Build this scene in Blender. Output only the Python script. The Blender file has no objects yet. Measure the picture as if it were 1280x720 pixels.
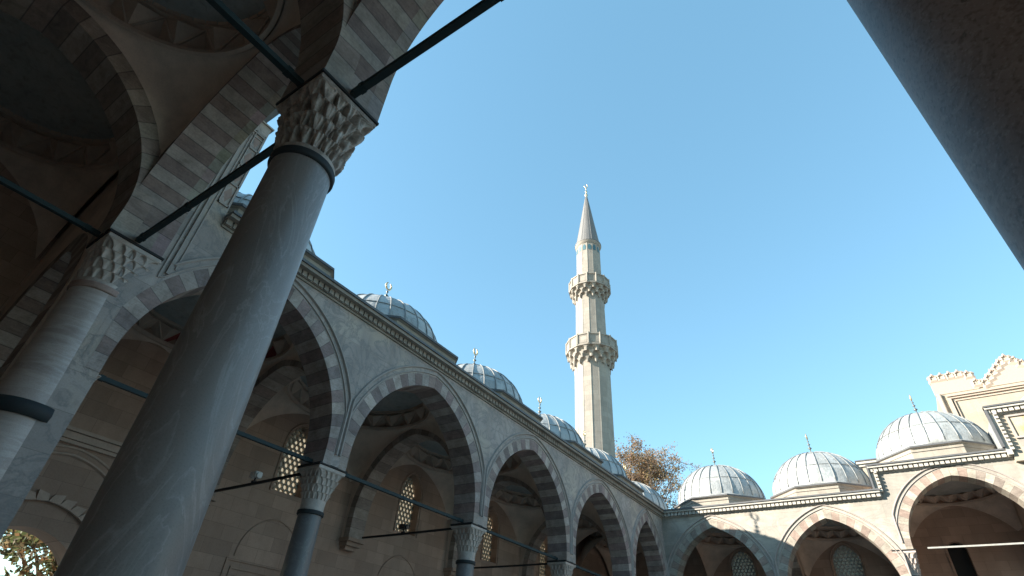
import bpy, bmesh, math, random
from mathutils import Vector, Matrix, Euler, noise
R = math.radians
PI = math.pi
random.seed(7)
scene = bpy.context.scene
COL = scene.collection

# ------------------------------------------------------------------ helpers
def tag(o, label=None, cat=None, group=None, kind=None):
    if label: o['label'] = label
    if cat: o['category'] = cat
    if group: o['group'] = group
    if kind: o['kind'] = kind
    return o

def empty(name, loc, label=None, cat=None, group=None):
    o = bpy.data.objects.new(name, None)
    o.location = loc
    o.empty_display_size = .3
    COL.objects.link(o)
    return tag(o, label, cat, group)

def origin_of(p):
    v = Vector((0, 0, 0))
    while p is not None:
        v += p.location
        p = p.parent
    return v

class MB:
    def __init__(s):
        s.v = []; s.f = []; s.m = []; s.c = []; s.sm = []
    def face(s, pts, mat=0, col=(1, 1, 1), smooth=False):
        n = len(s.v)
        s.v += [tuple(p) for p in pts]
        s.f.append(tuple(range(n, n + len(pts))))
        s.m.append(mat); s.c.append(col); s.sm.append(smooth)
    def grid(s, rows, closed=False, mat=0, col=(1, 1, 1), smooth=True):
        n0 = len(s.v); w = len(rows[0])
        for r in rows: s.v += [tuple(p) for p in r]
        for i in range(len(rows) - 1):
            for j in range(w if closed else w - 1):
                k = (j + 1) % w
                s.f.append((n0 + i*w + j, n0 + i*w + k, n0 + (i+1)*w + k, n0 + (i+1)*w + j))
                s.m.append(mat); s.c.append(col); s.sm.append(smooth)
    def box(s, a, b, mat=0, col=(1, 1, 1), fn=None):
        x0, y0, z0 = a; x1, y1, z1 = b
        P = [(x0,y0,z0),(x1,y0,z0),(x1,y1,z0),(x0,y1,z0),(x0,y0,z1),(x1,y0,z1),(x1,y1,z1),(x0,y1,z1)]
        if fn: P = [fn(*p) for p in P]
        for q in ((0,3,2,1),(4,5,6,7),(0,1,5,4),(1,2,6,5),(2,3,7,6),(3,0,4,7)):
            s.face([P[i] for i in q], mat, col)
    def tube(s, pts, rads, n=8, mat=0, col=(1, 1, 1), smooth=True, caps=True):
        rows = []
        pts = [Vector(p) for p in pts]
        if not hasattr(rads, '__len__'): rads = [rads]*len(pts)
        for i, p in enumerate(pts):
            d = (pts[min(i+1, len(pts)-1)] - pts[max(i-1, 0)]).normalized()
            a = Vector((0, 0, 1)) if abs(d.z) < .9 else Vector((1, 0, 0))
            e1 = d.cross(a).normalized(); e2 = d.cross(e1)
            rows.append([p + (e1*math.cos(t) + e2*math.sin(t))*rads[i] for t in [2*PI*(k+.5)/n for k in range(n)]])
        s.grid(rows, True, mat, col, smooth)
        if caps:
            s.face(rows[0][::-1], mat, col); s.face(rows[-1], mat, col)
    def lathe(s, prof, c=(0, 0, 0), n=32, mat=0, col=(1, 1, 1), smooth=True, rot=0):
        rows = [[(c[0] + r*math.cos(rot + 2*PI*k/n), c[1] + r*math.sin(rot + 2*PI*k/n), c[2] + z) for k in range(n)] for r, z in prof]
        s.grid(rows, True, mat, col, smooth)
    def build(s, name, mats, parent=None, merge=True, bevel=0):
        me = bpy.data.meshes.new(name)
        off = origin_of(parent)
        me.from_pydata([(x-off.x, y-off.y, z-off.z) for x, y, z in s.v], [], s.f)
        if not isinstance(mats, (list, tuple)): mats = [mats]
        for m in mats: me.materials.append(m)
        me.polygons.foreach_set('material_index', s.m)
        me.polygons.foreach_set('use_smooth', s.sm)
        at = me.color_attributes.new('Col', 'FLOAT_COLOR', 'CORNER')
        data = []
        for i, p in enumerate(me.polygons):
            data += list(s.c[i][:3] + (1,))*p.loop_total
        at.data.foreach_set('color', data)
        if merge:
            bm = bmesh.new(); bm.from_mesh(me)
            bmesh.ops.remove_doubles(bm, verts=bm.verts, dist=.0008)
            bmesh.ops.recalc_face_normals(bm, faces=bm.faces)
            bm.to_mesh(me); bm.free()
        o = bpy.data.objects.new(name, me)
        COL.objects.link(o)
        if parent is not None: o.parent = parent
        if bevel:
            md = o.modifiers.new('bevel', 'BEVEL'); md.width = bevel; md.segments = 2; md.limit_method = 'ANGLE'
        return o

def copy_tree(o, parent=None):
    c = o.copy(); COL.objects.link(c)
    if parent is not None: c.parent = parent
    for ch in [x for x in COL.objects if x.parent == o]:
        copy_tree(ch, c)
    return c

# ------------------------------------------------------------------ materials
def newmat(name):
    m = bpy.data.materials.new(name); m.use_nodes = True
    nt = m.node_tree
    return m, nt, nt.nodes['Principled BSDF']

def N(nt, t, **kw):
    n = nt.nodes.new(t)
    for k, v in kw.items():
        if k in n.inputs: n.inputs[k].default_value = v
        else: setattr(n, k, v)
    return n

def mixc(nt, a, b, fac, mode='MIX'):
    m = nt.nodes.new('ShaderNodeMix'); m.data_type = 'RGBA'; m.blend_type = mode
    for sock, v in ((m.inputs[0], fac), (m.inputs[6], a), (m.inputs[7], b)):
        if hasattr(v, 'is_linked') or isinstance(v, bpy.types.NodeSocket): nt.links.new(v, sock)
        elif isinstance(v, (int, float)): sock.default_value = v
        else: sock.default_value = tuple(v) + (1,)
    return m.outputs[2]

def ramp(nt, fac, stops):
    r = nt.nodes.new('ShaderNodeValToRGB')
    while len(r.color_ramp.elements) < len(stops): r.color_ramp.elements.new(.5)
    for e, (p, c) in zip(r.color_ramp.elements, stops):
        e.position = p; e.color = (c, c, c, 1) if isinstance(c, (int, float)) else tuple(c) + (1,)
    nt.links.new(fac, r.inputs[0])
    return r.outputs[0]

def wallvec(nt, obj=False):
    """(along the wall, height) coordinates from the world position."""
    g = N(nt, 'ShaderNodeNewGeometry')
    sp = N(nt, 'ShaderNodeSeparateXYZ'); nt.links.new(g.outputs['Position'], sp.inputs[0])
    sn = N(nt, 'ShaderNodeSeparateXYZ'); nt.links.new(g.outputs['True Normal'], sn.inputs[0])
    ab = N(nt, 'ShaderNodeMath', operation='ABSOLUTE'); nt.links.new(sn.outputs[0], ab.inputs[0])
    gt = N(nt, 'ShaderNodeMath', operation='GREATER_THAN'); nt.links.new(ab.outputs[0], gt.inputs[0]); gt.inputs[1].default_value = .6
    mx = nt.nodes.new('ShaderNodeMix'); mx.data_type = 'FLOAT'
    nt.links.new(gt.outputs[0], mx.inputs[0]); nt.links.new(sp.outputs[0], mx.inputs[2]); nt.links.new(sp.outputs[1], mx.inputs[3])
    cb = N(nt, 'ShaderNodeCombineXYZ')
    nt.links.new(mx.outputs[0], cb.inputs[0]); nt.links.new(sp.outputs[2], cb.inputs[1])
    return cb.outputs[0], g.outputs['Position']

def bump(nt, bsdf, h, strength=.3, dist=.02):
    b = N(nt, 'ShaderNodeBump', Strength=strength, Distance=dist)
    nt.links.new(h, b.inputs['Height']); nt.links.new(b.outputs[0], bsdf.inputs['Normal'])

def stone(name, c1, c2, bw=.9, bh=.42, mortar=None, vein=.0, veinc=(.3,.3,.32), dirt=.25, rough=.8, var=.5, usecol=False, msize=.008, warm=None):
    m, nt, b = newmat(name)
    L = nt.links.new
    vec, pos = wallvec(nt)
    br = N(nt, 'ShaderNodeTexBrick'); br.offset = .5
    L(vec, br.inputs['Vector'])
    br.inputs['Scale'].default_value = 1
    br.inputs['Brick Width'].default_value = bw; br.inputs['Row Height'].default_value = bh
    br.inputs['Mortar Size'].default_value = msize; br.inputs['Mortar Smooth'].default_value = .3
    br.inputs['Bias'].default_value = 0
    br.inputs['Color1'].default_value = tuple(c1) + (1,); br.inputs['Color2'].default_value = tuple(c2) + (1,)
    mo = mortar or tuple(x*.6 for x in c1)
    br.inputs['Mortar'].default_value = mo + (1,)
    n1 = N(nt, 'ShaderNodeTexNoise', Scale=.9, Detail=6., Roughness=.62); L(pos, n1.inputs['Vector'])
    col = mixc(nt, br.outputs['Color'], tuple(x*.62 for x in c1), ramp(nt, n1.outputs[0], [(.42, 0.), (.72, dirt*2)]))
    # long vertical run-off stains
    mp = N(nt, 'ShaderNodeMapping'); mp.inputs['Scale'].default_value = (1.6, .22, 1); L(vec, mp.inputs['Vector'])
    n2 = N(nt, 'ShaderNodeTexNoise', Scale=1.5, Detail=5., Roughness=.6); L(mp.outputs[0], n2.inputs['Vector'])
    col = mixc(nt, col, (.5, .47, .43), ramp(nt, n2.outputs[0], [(.5, 0.), (.8, dirt)]), 'MULTIPLY')
    if warm:
        n5 = N(nt, 'ShaderNodeTexNoise', Scale=.55, Detail=3.); L(pos, n5.inputs['Vector'])
        col = mixc(nt, col, warm, ramp(nt, n5.outputs[0], [(.5, 0.), (.62, .75)]))
    if vein:
        mv = N(nt, 'ShaderNodeMapping'); mv.inputs['Scale'].default_value = (.45, .9, .9); mv.inputs['Rotation'].default_value = (.5, .5, .4); L(pos, mv.inputs['Vector'])
        n3 = N(nt, 'ShaderNodeTexNoise', Scale=1.6, Detail=7., Roughness=.6, Distortion=1.2); L(mv.outputs[0], n3.inputs['Vector'])
        v = ramp(nt, n3.outputs[0], [(.44, 0.), (.5, 1.), (.53, .35), (.6, 0.)])
        mu = N(nt, 'ShaderNodeMath', operation='MULTIPLY'); L(v, mu.inputs[0]); mu.inputs[1].default_value = vein
        col = mixc(nt, col, veinc, mu.outputs[0])
    if usecol:
        at = N(nt, 'ShaderNodeAttribute', attribute_name='Col')
        col = mixc(nt, col, at.outputs['Color'], 1., 'MULTIPLY')
    n4 = N(nt, 'ShaderNodeTexNoise', Scale=28., Detail=4.); L(pos, n4.inputs['Vector'])
    col = mixc(nt, col, (.75, .73, .7), ramp(nt, n4.outputs[0], [(.45, 0.), (.75, .45)]), 'MULTIPLY')
    L(col, b.inputs['Base Color'])
    b.inputs['Roughness'].default_value = rough
    ad = N(nt, 'ShaderNodeMath', operation='MULTIPLY_ADD'); L(br.outputs['Fac'], ad.inputs[0]); ad.inputs[1].default_value = -1.2
    L(n4.outputs[0], ad.inputs[2])
    bump(nt, b, ad.outputs[0], .35, .012)
    return m

def voussoir(name, rough=.8, streak=True):
    """carved block stone; the colour of each block is its own (Col), only grain and stains are added"""
    m, nt, b = newmat(name); L = nt.links.new
    g = N(nt, 'ShaderNodeNewGeometry')
    at = N(nt, 'ShaderNodeAttribute', attribute_name='Col')
    n1 = N(nt, 'ShaderNodeTexNoise', Scale=2.2, Detail=8., Roughness=.65, Distortion=.6); L(g.outputs['Position'], n1.inputs['Vector'])
    col = mixc(nt, at.outputs['Color'], (.45, .42, .4), ramp(nt, n1.outputs[0], [(.38, 0.), (.7, .75)]), 'MULTIPLY')
    mp = N(nt, 'ShaderNodeMapping'); mp.inputs['Scale'].default_value = (2, 2, 14); L(g.outputs['Position'], mp.inputs['Vector'])
    n3 = N(nt, 'ShaderNodeTexNoise', Scale=1.6, Detail=5., Roughness=.6, Distortion=.8); L(mp.outputs[0], n3.inputs['Vector'])
    col = mixc(nt, col, (.6, .57, .55), ramp(nt, n3.outputs[0], [(.45, 0.), (.65, .45)]), 'MULTIPLY')
    n2 = N(nt, 'ShaderNodeTexNoise', Scale=24., Detail=5.); L(g.outputs['Position'], n2.inputs['Vector'])
    col = mixc(nt, col, (.7, .68, .65), ramp(nt, n2.outputs[0], [(.42, 0.), (.75, .6)]), 'MULTIPLY')
    L(col, b.inputs['Base Color']); b.inputs['Roughness'].default_value = rough
    bump(nt, b, n2.outputs[0], .35, .012)
    return m

def plain(name, c, rough=.7, var=.35, scale=3., metal=0., bmp=.2, c2=None, fine=30.):
    m, nt, b = newmat(name); L = nt.links.new
    tc = N(nt, 'ShaderNodeTexCoord')
    n1 = N(nt, 'ShaderNodeTexNoise', Scale=scale, Detail=7., Roughness=.65); L(tc.outputs['Object'], n1.inputs['Vector'])
    col = mixc(nt, c, c2 or tuple(x*.5 for x in c), ramp(nt, n1.outputs[0], [(.4, 0.), (.75, var*1.6)]))
    n2 = N(nt, 'ShaderNodeTexNoise', Scale=fine, Detail=4.); L(tc.outputs['Object'], n2.inputs['Vector'])
    col = mixc(nt, col, (.7, .7, .7), ramp(nt, n2.outputs[0], [(.45, 0.), (.75, .4)]), 'MULTIPLY')
    L(col, b.inputs['Base Color']); b.inputs['Roughness'].default_value = rough; b.inputs['Metallic'].default_value = metal
    bump(nt, b, n2.outputs[0], bmp, .01)
    return m

def marble(name, base, vein, dark, scale=(1.2, 1.2, .45), rough=.35, veinw=.6, speck=0., bands=0., dist=2.2):
    m, nt, b = newmat(name); L = nt.links.new
    tc = N(nt, 'ShaderNodeTexCoord'); oi = N(nt, 'ShaderNodeObjectInfo')
    mp = N(nt, 'ShaderNodeMapping'); mp.inputs['Scale'].default_value = scale; L(tc.outputs['Object'], mp.inputs['Vector'])
    ad = N(nt, 'ShaderNodeVectorMath', operation='ADD'); L(mp.outputs[0], ad.inputs[0])
    mul = N(nt, 'ShaderNodeMath', operation='MULTIPLY'); L(oi.outputs['Random'], mul.inputs[0]); mul.inputs[1].default_value = 37.
    L(mul.outputs[0], ad.inputs[1])
    n1 = N(nt, 'ShaderNodeTexNoise', Scale=1.1, Detail=5., Roughness=.55, Distortion=dist); L(ad.outputs[0], n1.inputs['Vector'])
    n0 = N(nt, 'ShaderNodeTexNoise', Scale=.8, Detail=4.); L(ad.outputs[0], n0.inputs['Vector'])
    col = mixc(nt, base, dark, ramp(nt, n0.outputs[0], [(.38, 0.), (.68, .8)]))
    v = ramp(nt, n1.outputs[0], [(.0, 0.), (.475, 0.), (.497, veinw), (.51, veinw*.35), (.55, .0), (.6, .0), (.615, veinw*.6), (.64, 0.)])
    col = mixc(nt, col, vein, v)
    if bands:
        wv = N(nt, 'ShaderNodeTexNoise', Scale=1., Detail=5., Roughness=.5)
        mb = N(nt, 'ShaderNodeMapping'); mb.inputs['Scale'].default_value = (.7, .7, 5.5); L(tc.outputs['Object'], mb.inputs['Vector']); L(mb.outputs[0], wv.inputs['Vector'])
        col = mixc(nt, col, vein, ramp(nt, wv.outputs[0], [(.42, 0.), (.5, bands), (.56, .1), (.62, bands*.7), (.7, 0.)]))
    n2 = N(nt, 'ShaderNodeTexNoise', Scale=60. if not speck else 45., Detail=3.); L(tc.outputs['Object'], n2.inputs['Vector'])
    col = mixc(nt, col, (.45, .43, .42), ramp(nt, n2.outputs[0], [(.5, 0.), (.68, .25 + speck)]), 'MULTIPLY')
    if speck:
        vo = N(nt, 'ShaderNodeTexVoronoi', Scale=48.); L(tc.outputs['Object'], vo.inputs['Vector'])
        col = mixc(nt, col, (.62, .56, .5), ramp(nt, vo.outputs['Distance'], [(.0, .0), (.12, .28), (.3, 0.)]))
        col = mixc(nt, col, (.04, .04, .04), ramp(nt, vo.outputs['Color'], [(.0, .7), (.14, .0)]))
    L(col, b.inputs['Base Color']); b.inputs['Roughness'].default_value = rough
    bump(nt, b, n2.outputs[0], .12, .006)
    return m

M = {}
M['marble_wall'] = stone('courtyard marble ashlar', (.44, .37, .335), (.30, .25, .225), 1.6, .72, mortar=(.18, .15, .13), vein=.7, veinc=(.19, .175, .17), dirt=.45, rough=.7, msize=.005, warm=(.44, .36, .29))  # courtyard marble, its colour adjusted for the shaded side
M['marble_far'] = stone('far marble ashlar', (.38, .345, .295), (.29, .258, .22), 1.6, .62, mortar=(.20, .175, .145), vein=.55, veinc=(.23, .21, .185), dirt=.35, rough=.7, msize=.004, warm=(.46, .41, .33))  # same marble, with a separate colour adjusted for the sunlit side
M['tan_wall'] = stone('tan limestone ashlar', (.46, .315, .24), (.33, .225, .172), .95, .44, mortar=(.22, .15, .115), dirt=.3, rough=.85, msize=.006)
M['block_stone'] = stone('drum limestone', (.35, .31, .26), (.28, .25, .21), .9, .3, mortar=(.25, .22, .19), dirt=.5, rough=.85, msize=.006)
M['portal_stone'] = stone('portal limestone', (.39, .335, .26), (.33, .28, .22), 1.3, .55, mortar=(.4, .35, .28), dirt=.25, rough=.8, msize=.005)
M['minaret_stone'] = stone('minaret limestone', (.33, .29, .245), (.275, .24, .205), .7, .5, mortar=(.24, .205, .17), dirt=.3, rough=.8, msize=.012)
M['vouss'] = voussoir('arch block stone')
M['plaster'] = plain('vault plaster', (.64, .50, .41), .9, .5, 1.0, bmp=.15)
M['band'] = plain('carved plaster band', (.52, .39, .315), .85, .3, 2.)
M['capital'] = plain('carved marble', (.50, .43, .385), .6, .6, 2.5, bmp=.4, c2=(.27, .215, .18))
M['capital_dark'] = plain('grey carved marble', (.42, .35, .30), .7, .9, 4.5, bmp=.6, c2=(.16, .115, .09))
M['cornice'] = plain('cornice limestone', (.44, .41, .36), .8, .45, 1.5, bmp=.3, c2=(.26, .24, .21))
M['mould'] = plain('moulding limestone', (.36, .31, .28), .75, .4, 2., bmp=.2, c2=(.23, .195, .175))
M['portal_trim'] = plain('portal carved limestone', (.39, .31, .245), .8, .45, 1.5, bmp=.3, c2=(.38, .29, .24))
M['col_grey'] = marble('grey veined marble shaft', (.235, .205, .19), (.36, .325, .305), (.17, .147, .136), (1.5, 1.5, .5), .4, .55)
M['col_dark'] = marble('dark granite shaft', (.18, .17, .17), (.28, .265, .26), (.12, .115, .115), (1.4, 1.4, .8), .4, .3)
M['col_brown'] = marble('speckled granite shaft', (.38, .275, .235), (.52, .40, .35), (.235, .168, .145), (2.4, 2.4, 1.6), .5, .4, speck=.45)
M['col_band'] = marble('banded marble shaft', (.40, .33, .30), (.50, .43, .395), (.27, .215, .195), (1.4, 1.4, 2.6), .45, .3, bands=.6, dist=1.)
M['iron_green'] = plain('green painted iron', (.010, .024, .026), .75, .3, 6., bmp=.1, c2=(.03, .035, .033))
M['iron'] = plain('dark iron', (.016, .014, .014), .8, .3, 6., bmp=.1)
M['iron_sunlit'] = plain('sunlit iron', (.36, .35, .32), .5, .3, 6., bmp=.1)  # iron coloured pale to carry the sunlight on the far rod
M['bronze'] = plain('dull bronze band', (.018, .019, .022), .75, .4, 6., bmp=.1, c2=(.018, .035, .032))
M['ringstone'] = plain('reddish collar stone', (.34, .23, .19), .7, .4, 5.)
M['leadedge'] = plain('dark lead edge', (.10, .10, .105), .6, .3, 3.)
M['gold'] = plain('gilded brass', (.62, .50, .30), .35, .3, 8., metal=.7)
M['brassdark'] = plain('weathered brass', (.12, .13, .12), .5, .4, 8., metal=.4)
M['glass_pane'] = None

def lead(name):
    m, nt, b = newmat(name); L = nt.links.new
    tc = N(nt, 'ShaderNodeTexCoord'); oi = N(nt, 'ShaderNodeObjectInfo')
    ad = N(nt, 'ShaderNodeVectorMath', operation='ADD'); L(tc.outputs['Object'], ad.inputs[0])
    mul = N(nt, 'ShaderNodeMath', operation='MULTIPLY'); L(oi.outputs['Random'], mul.inputs[0]); mul.inputs[1].default_value = 17.; L(mul.outputs[0], ad.inputs[1])
    at = N(nt, 'ShaderNodeAttribute', attribute_name='Col')
    n1 = N(nt, 'ShaderNodeTexNoise', Scale=1.2, Detail=6., Roughness=.6); L(ad.outputs[0], n1.inputs['Vector'])
    col = mixc(nt, (.41, .415, .405), (.29, .31, .315), ramp(nt, n1.outputs[0], [(.35, 0.), (.7, .8)]))
    col = mixc(nt, col, at.outputs['Color'], 1., 'MULTIPLY')
    L(col, b.inputs['Base Color']); b.inputs['Roughness'].default_value = .5; b.inputs['Metallic'].default_value = .15
    n3 = N(nt, 'ShaderNodeTexNoise', Scale=5., Detail=6., Roughness=.7, Distortion=.5); L(ad.outputs[0], n3.inputs['Vector'])
    col = mixc(nt, col, (.62, .6, .56), ramp(nt, n3.outputs[0], [(.5, 0.), (.68, .8)]), 'MULTIPLY'); L(col, b.inputs['Base Color'])
    n2 = N(nt, 'ShaderNodeTexNoise', Scale=7., Detail=3.); L(ad.outputs[0], n2.inputs['Vector'])
    bump(nt, b, n2.outputs[0], .5, .05)
    return m
M['lead'] = lead('sheet lead')

m, nt, b = newmat('bottle glass'); b.inputs['Base Color'].default_value = (.4, .33, .24, 1); b.inputs['Roughness'].default_value = .5
tr = N(nt, 'ShaderNodeBsdfTranslucent'); tr.inputs[0].default_value = (.17, .155, .125, 1)
mxs = N(nt, 'ShaderNodeMixShader'); mxs.inputs[0].default_value = .8
nt.links.new(b.outputs[0], mxs.inputs[1]); nt.links.new(tr.outputs[0], mxs.inputs[2]); nt.links.new(mxs.outputs[0], nt.nodes['Material Output'].inputs[0])
M['glass_pane'] = m
m, nt, b = newmat('dark glass'); b.inputs['Base Color'].default_value = (.02, .025, .03, 1); b.inputs['Roughness'].default_value = .15
M['dark_glass'] = m
M['grille'] = plain('gypsum lattice', (.44, .38, .30), .85, .3, 3.)
M['grille_grey'] = plain('grey gypsum lattice', (.46, .46, .45), .85, .3, 3.)
M['door'] = plain('dark doorway wood', (.02, .018, .017), .6, .3, 3.)
M['tile'] = plain('turquoise tile', (.05, .13, .16), .6, .3, 6.)
M['stain'] = plain('rust stained stone', (.42, .36, .27), .85, .6, 2., c2=(.42, .25, .08))
M['red_paint'] = plain('red painted plaster', (.30, .06, .05), .8, .4, 4.)
M['white_plastic'] = plain('white plastic casing', (.7, .7, .68), .4, .1, 4.)
M['black_plastic'] = plain('black plastic casing', (.02, .02, .02), .4, .1, 4.)
M['bark'] = plain('tree bark', (.16, .13, .11), .9, .5, 4., bmp=.6)

def leafmat(name):
    m, nt, b = newmat(name)
    at = N(nt, 'ShaderNodeAttribute', attribute_name='Col')
    nt.links.new(at.outputs['Color'], b.inputs['Base Color']); b.inputs['Roughness'].default_value = .7
    tr = N(nt, 'ShaderNodeBsdfTranslucent'); nt.links.new(at.outputs['Color'], tr.inputs[0])
    mx = N(nt, 'ShaderNodeMixShader'); mx.inputs[0].default_value = .4
    nt.links.new(b.outputs[0], mx.inputs[1]); nt.links.new(tr.outputs[0], mx.inputs[2]); nt.links.new(mx.outputs[0], nt.nodes['Material Output'].inputs[0])
    return m
M['leaf'] = leafmat('autumn leaf')

def groundmat(name, c1, c2, bw, bh):
    m, nt, b = newmat(name); L = nt.links.new
    g = N(nt, 'ShaderNodeNewGeometry')
    br = N(nt, 'ShaderNodeTexBrick'); L(g.outputs['Position'], br.inputs['Vector']); br.inputs['Scale'].default_value = 1
    br.inputs['Brick Width'].default_value = bw; br.inputs['Row Height'].default_value = bh; br.inputs['Mortar Size'].default_value = .01
    br.inputs['Color1'].default_value = c1 + (1,); br.inputs['Color2'].default_value = c2 + (1,); br.inputs['Mortar'].default_value = tuple(x*.5 for x in c1) + (1,)
    n = N(nt, 'ShaderNodeTexNoise', Scale=.8, Detail=6.); L(g.outputs['Position'], n.inputs['Vector'])
    col = mixc(nt, br.outputs[0], (.6, .57, .53), ramp(nt, n.outputs[0], [(.4, 0.), (.7, .6)]), 'MULTIPLY')
    L(col, b.inputs['Base Color']); b.inputs['Roughness'].default_value = .7
    return m

# ------------------------------------------------------------------ arch geometry
class Arch:
    """pointed two-centred arch on stilts: half span h, spring height zs, stilt st, total rise"""
    def __init__(s, h, zs, rise, st=0.):
        s.h, s.zs, s.rise, s.st = h, zs, rise, st
        q = rise - st
        s.c = max((q*q - h*h)/(2*h), 0.001); s.R = h + s.c
    def z(s, u, t=0.):
        u = abs(u); Rt = s.R + t
        v = Rt*Rt - (u + s.c)**2
        if v <= 0: return s.zs + s.st
        return s.zs + s.st + math.sqrt(v)
    def half(s, t, fr):
        """point at fraction fr (0 spring .. 1 apex) of the left half, offset t"""
        pm = math.acos(min(1, s.c/(s.R + t)))
        p = pm*fr
        return (s.c - (s.R + t)*math.cos(p), s.zs + s.st + (s.R + t)*math.sin(p))

LIGHT = [(.52, .49, .46), (.47, .45, .43), (.55, .52, .48), (.50, .46, .42)]
DARKS = [(.40, .345, .325), (.36, .33, .32), (.42, .36, .35), (.36, .34, .33), (.40, .35, .32)]

def arch_ring(mb, A, uc, w0, w1, F, t=.39, n=13, lim=None, proud=.004, pal=(LIGHT, DARKS), zlow=None, joint=.007, seed=0, split=0):
    """voussoir ring through the wall from w0 (front) to w1 (back). F(u,w,z)->world"""
    rnd = random.Random(seed*131 + int(uc*10))
    sg = 1 if w0 > w1 else -1
    wf = w0 + proud*sg; wb = w1 - proud*sg
    zl = A.zs if zlow is None else zlow
    def outer(u):
        if lim is None: return u
        return max(-lim, min(lim, u))
    nst = max(1, int(round((A.zs + A.st - zl)/.42))) if A.zs + A.st - zl > .15 else 0
    for side in (-1, 1):
        cells = []
        for i in range(nst):
            z0 = zl + (A.zs + A.st - zl)*i/nst; z1 = zl + (A.zs + A.st - zl)*(i+1)/nst
            cells.append([(-A.h, z0), (-A.h - t, z0), (-A.h, z1), (-A.h - t, z1)])
        for i in range(n):
            a = A.half(0, i/n); b = A.half(t, i/n); c = A.half(0, (i+1)/n); d = A.half(t, (i+1)/n)
            am = A.half(0, (i+.5)/n); bmid = A.half(t, (i+.5)/n)
            cells.append([a, b, c, d, am, bmid])
        for k, cell in enumerate(cells):
            par = (k + (1 if side > 0 else 0)*0) % 2
            pal_ = pal[par]; col = rnd.choice(pal_)
            f = rnd.uniform(.88, 1.1); col = tuple(min(.75, x*f) for x in col); lcol = tuple(x*rnd.uniform(.85, 1.05) for x in rnd.choice(pal[0]))
            a, b, c, d = cell[:4]
            if len(cell) == 6: mid = cell[4:6]
            else: mid = (((a[0]+c[0])/2, (a[1]+c[1])/2), ((b[0]+d[0])/2, (b[1]+d[1])/2))
            ln = math.hypot(c[0]-a[0], c[1]-a[1]); e = joint/ln
            def lp(p, q, s): return (p[0] + (q[0]-p[0])*s, p[1] + (q[1]-p[1])*s)
            seq = [(lp(a, mid[0], 0), lp(b, mid[1], 0), 1), (lp(a, mid[0], e*2), lp(b, mid[1], e*2), 0), (mid[0], mid[1], 0), (lp(mid[0], c, 1-e*2), lp(mid[1], d, 1-e*2), 1), (c, d, None)]
            for j in range(4):
                mortar = seq[j][2] == 1
                cc = tuple(x*.5 for x in col) if mortar else col
                pi, po = seq[j][0], seq[j][1]; qi, qo = seq[j+1][0], seq[j+1][1]
                P = lambda p, w: F(uc - side*outer(p[0]), w, p[1])
                mb.face([P(pi, wf), P(qi, wf), P(qo, wf), P(po, wf)], 0, cc)
                mb.face([P(pi, wb), P(po, wb), P(qo, wb), P(qi, wb)], 0, cc)
                if split:
                    ws = wf + (wb - wf)*(split + rnd.uniform(-.03, .03) if j == 0 else split)
                    if j == 0: wsp = ws
                    lc = tuple(x*.5 for x in lcol) if mortar else lcol
                    mb.face([P(pi, wf), P(pi, wsp), P(qi, wsp), P(qi, wf)], 0, lc)
                    mb.face([P(pi, wsp), P(pi, wb), P(qi, wb), P(qi, wsp)], 0, cc)
                else: mb.face([P(pi, wf), P(pi, wb), P(qi, wb), P(qi, wf)], 0, cc)

def strip_wall(mb, F, us, lo, hi, w0, w1, mat=0, col=(1, 1, 1), caps=(True, True)):
    """wall between curves lo(u) and hi(u) with thickness"""
    for a, b in zip(us[:-1], us[1:]):
        la, lb, ha, hb = lo(a), lo(b), hi(a), hi(b)
        mb.face([F(a, w0, la), F(b, w0, lb), F(b, w0, hb), F(a, w0, ha)], mat, col)
        mb.face([F(a, w1, la), F(a, w1, ha), F(b, w1, hb), F(b, w1, lb)], mat, col)
        mb.face([F(a, w0, ha), F(b, w0, hb), F(b, w1, hb), F(a, w1, ha)], mat, col)
        mb.face([F(a, w0, la), F(a, w1, la), F(b, w1, lb), F(b, w0, lb)], mat, col)
    for u, do in ((us[0], caps[0]), (us[-1], caps[1])):
        if do: mb.face([F(u, w0, lo(u)), F(u, w0, hi(u)), F(u, w1, hi(u)), F(u, w1, lo(u))], mat, col)

def frange(a, b, n): return [a + (b-a)*i/n for i in range(n+1)]

def spandrel(mb, F, A, uc, ul, ur, w0, w1, ztop, t=.39, mat=0, col=(1, 1, 1), caps=(True, True), lim=None):
    ho = min(A.h + t, lim or 99)
    def lo(u):
        d = u - uc
        if abs(d) >= ho: return A.zs
        return A.z(d, t) if abs(d) < A.h + t else A.zs
    us = sorted(set([ul, ur] + [x for x in [uc - (ho-.0005)*math.cos(PI*i/56) for i in range(57)] + [uc-ho, uc+ho] if ul < x < ur] + [uc]))
    strip_wall(mb, F, us, lo, lambda u: ztop, w0, w1, mat, col, caps)

def moulding(mb, F, A, uc, t0, t1, w, proud, lim, zend, ztop, mat=0, sides=(-1, 1)):
    """raised roll following the arch; clipped against neighbours, runs down to zend"""
    sg = proud
    for side in sides:
        pts = [(max(A.half(t0, 0)[0], -lim), zend, max(A.half(t0, 0)[0], -lim) - (t1-t0), zend)]
        for i in range(33):
            a = A.half(t0, i/32); b = A.half(t1, i/32)
            ai = max(a[0], -lim); bi = max(b[0], -lim - (t1-t0))
            pts.append((ai, a[1], bi, b[1]))
        prev = None
        for (a0, a1, b0, b1) in pts:
            a1 = max(zend, min(a1, ztop)); b1 = max(zend, min(b1, ztop))
            cur = [F(uc - side*a0, w, a1), F(uc - side*(a0*.7+b0*.3), w + sg, a1*.7+b1*.3), F(uc - side*(a0*.3+b0*.7), w + sg, a1*.3+b1*.7), F(uc - side*b0, w, b1)]
            if prev:
                for k in range(3): mb.face([prev[k], prev[k+1], cur[k+1], cur[k]], mat)
            else: mb.face(cur, mat)
            prev = cur

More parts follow.
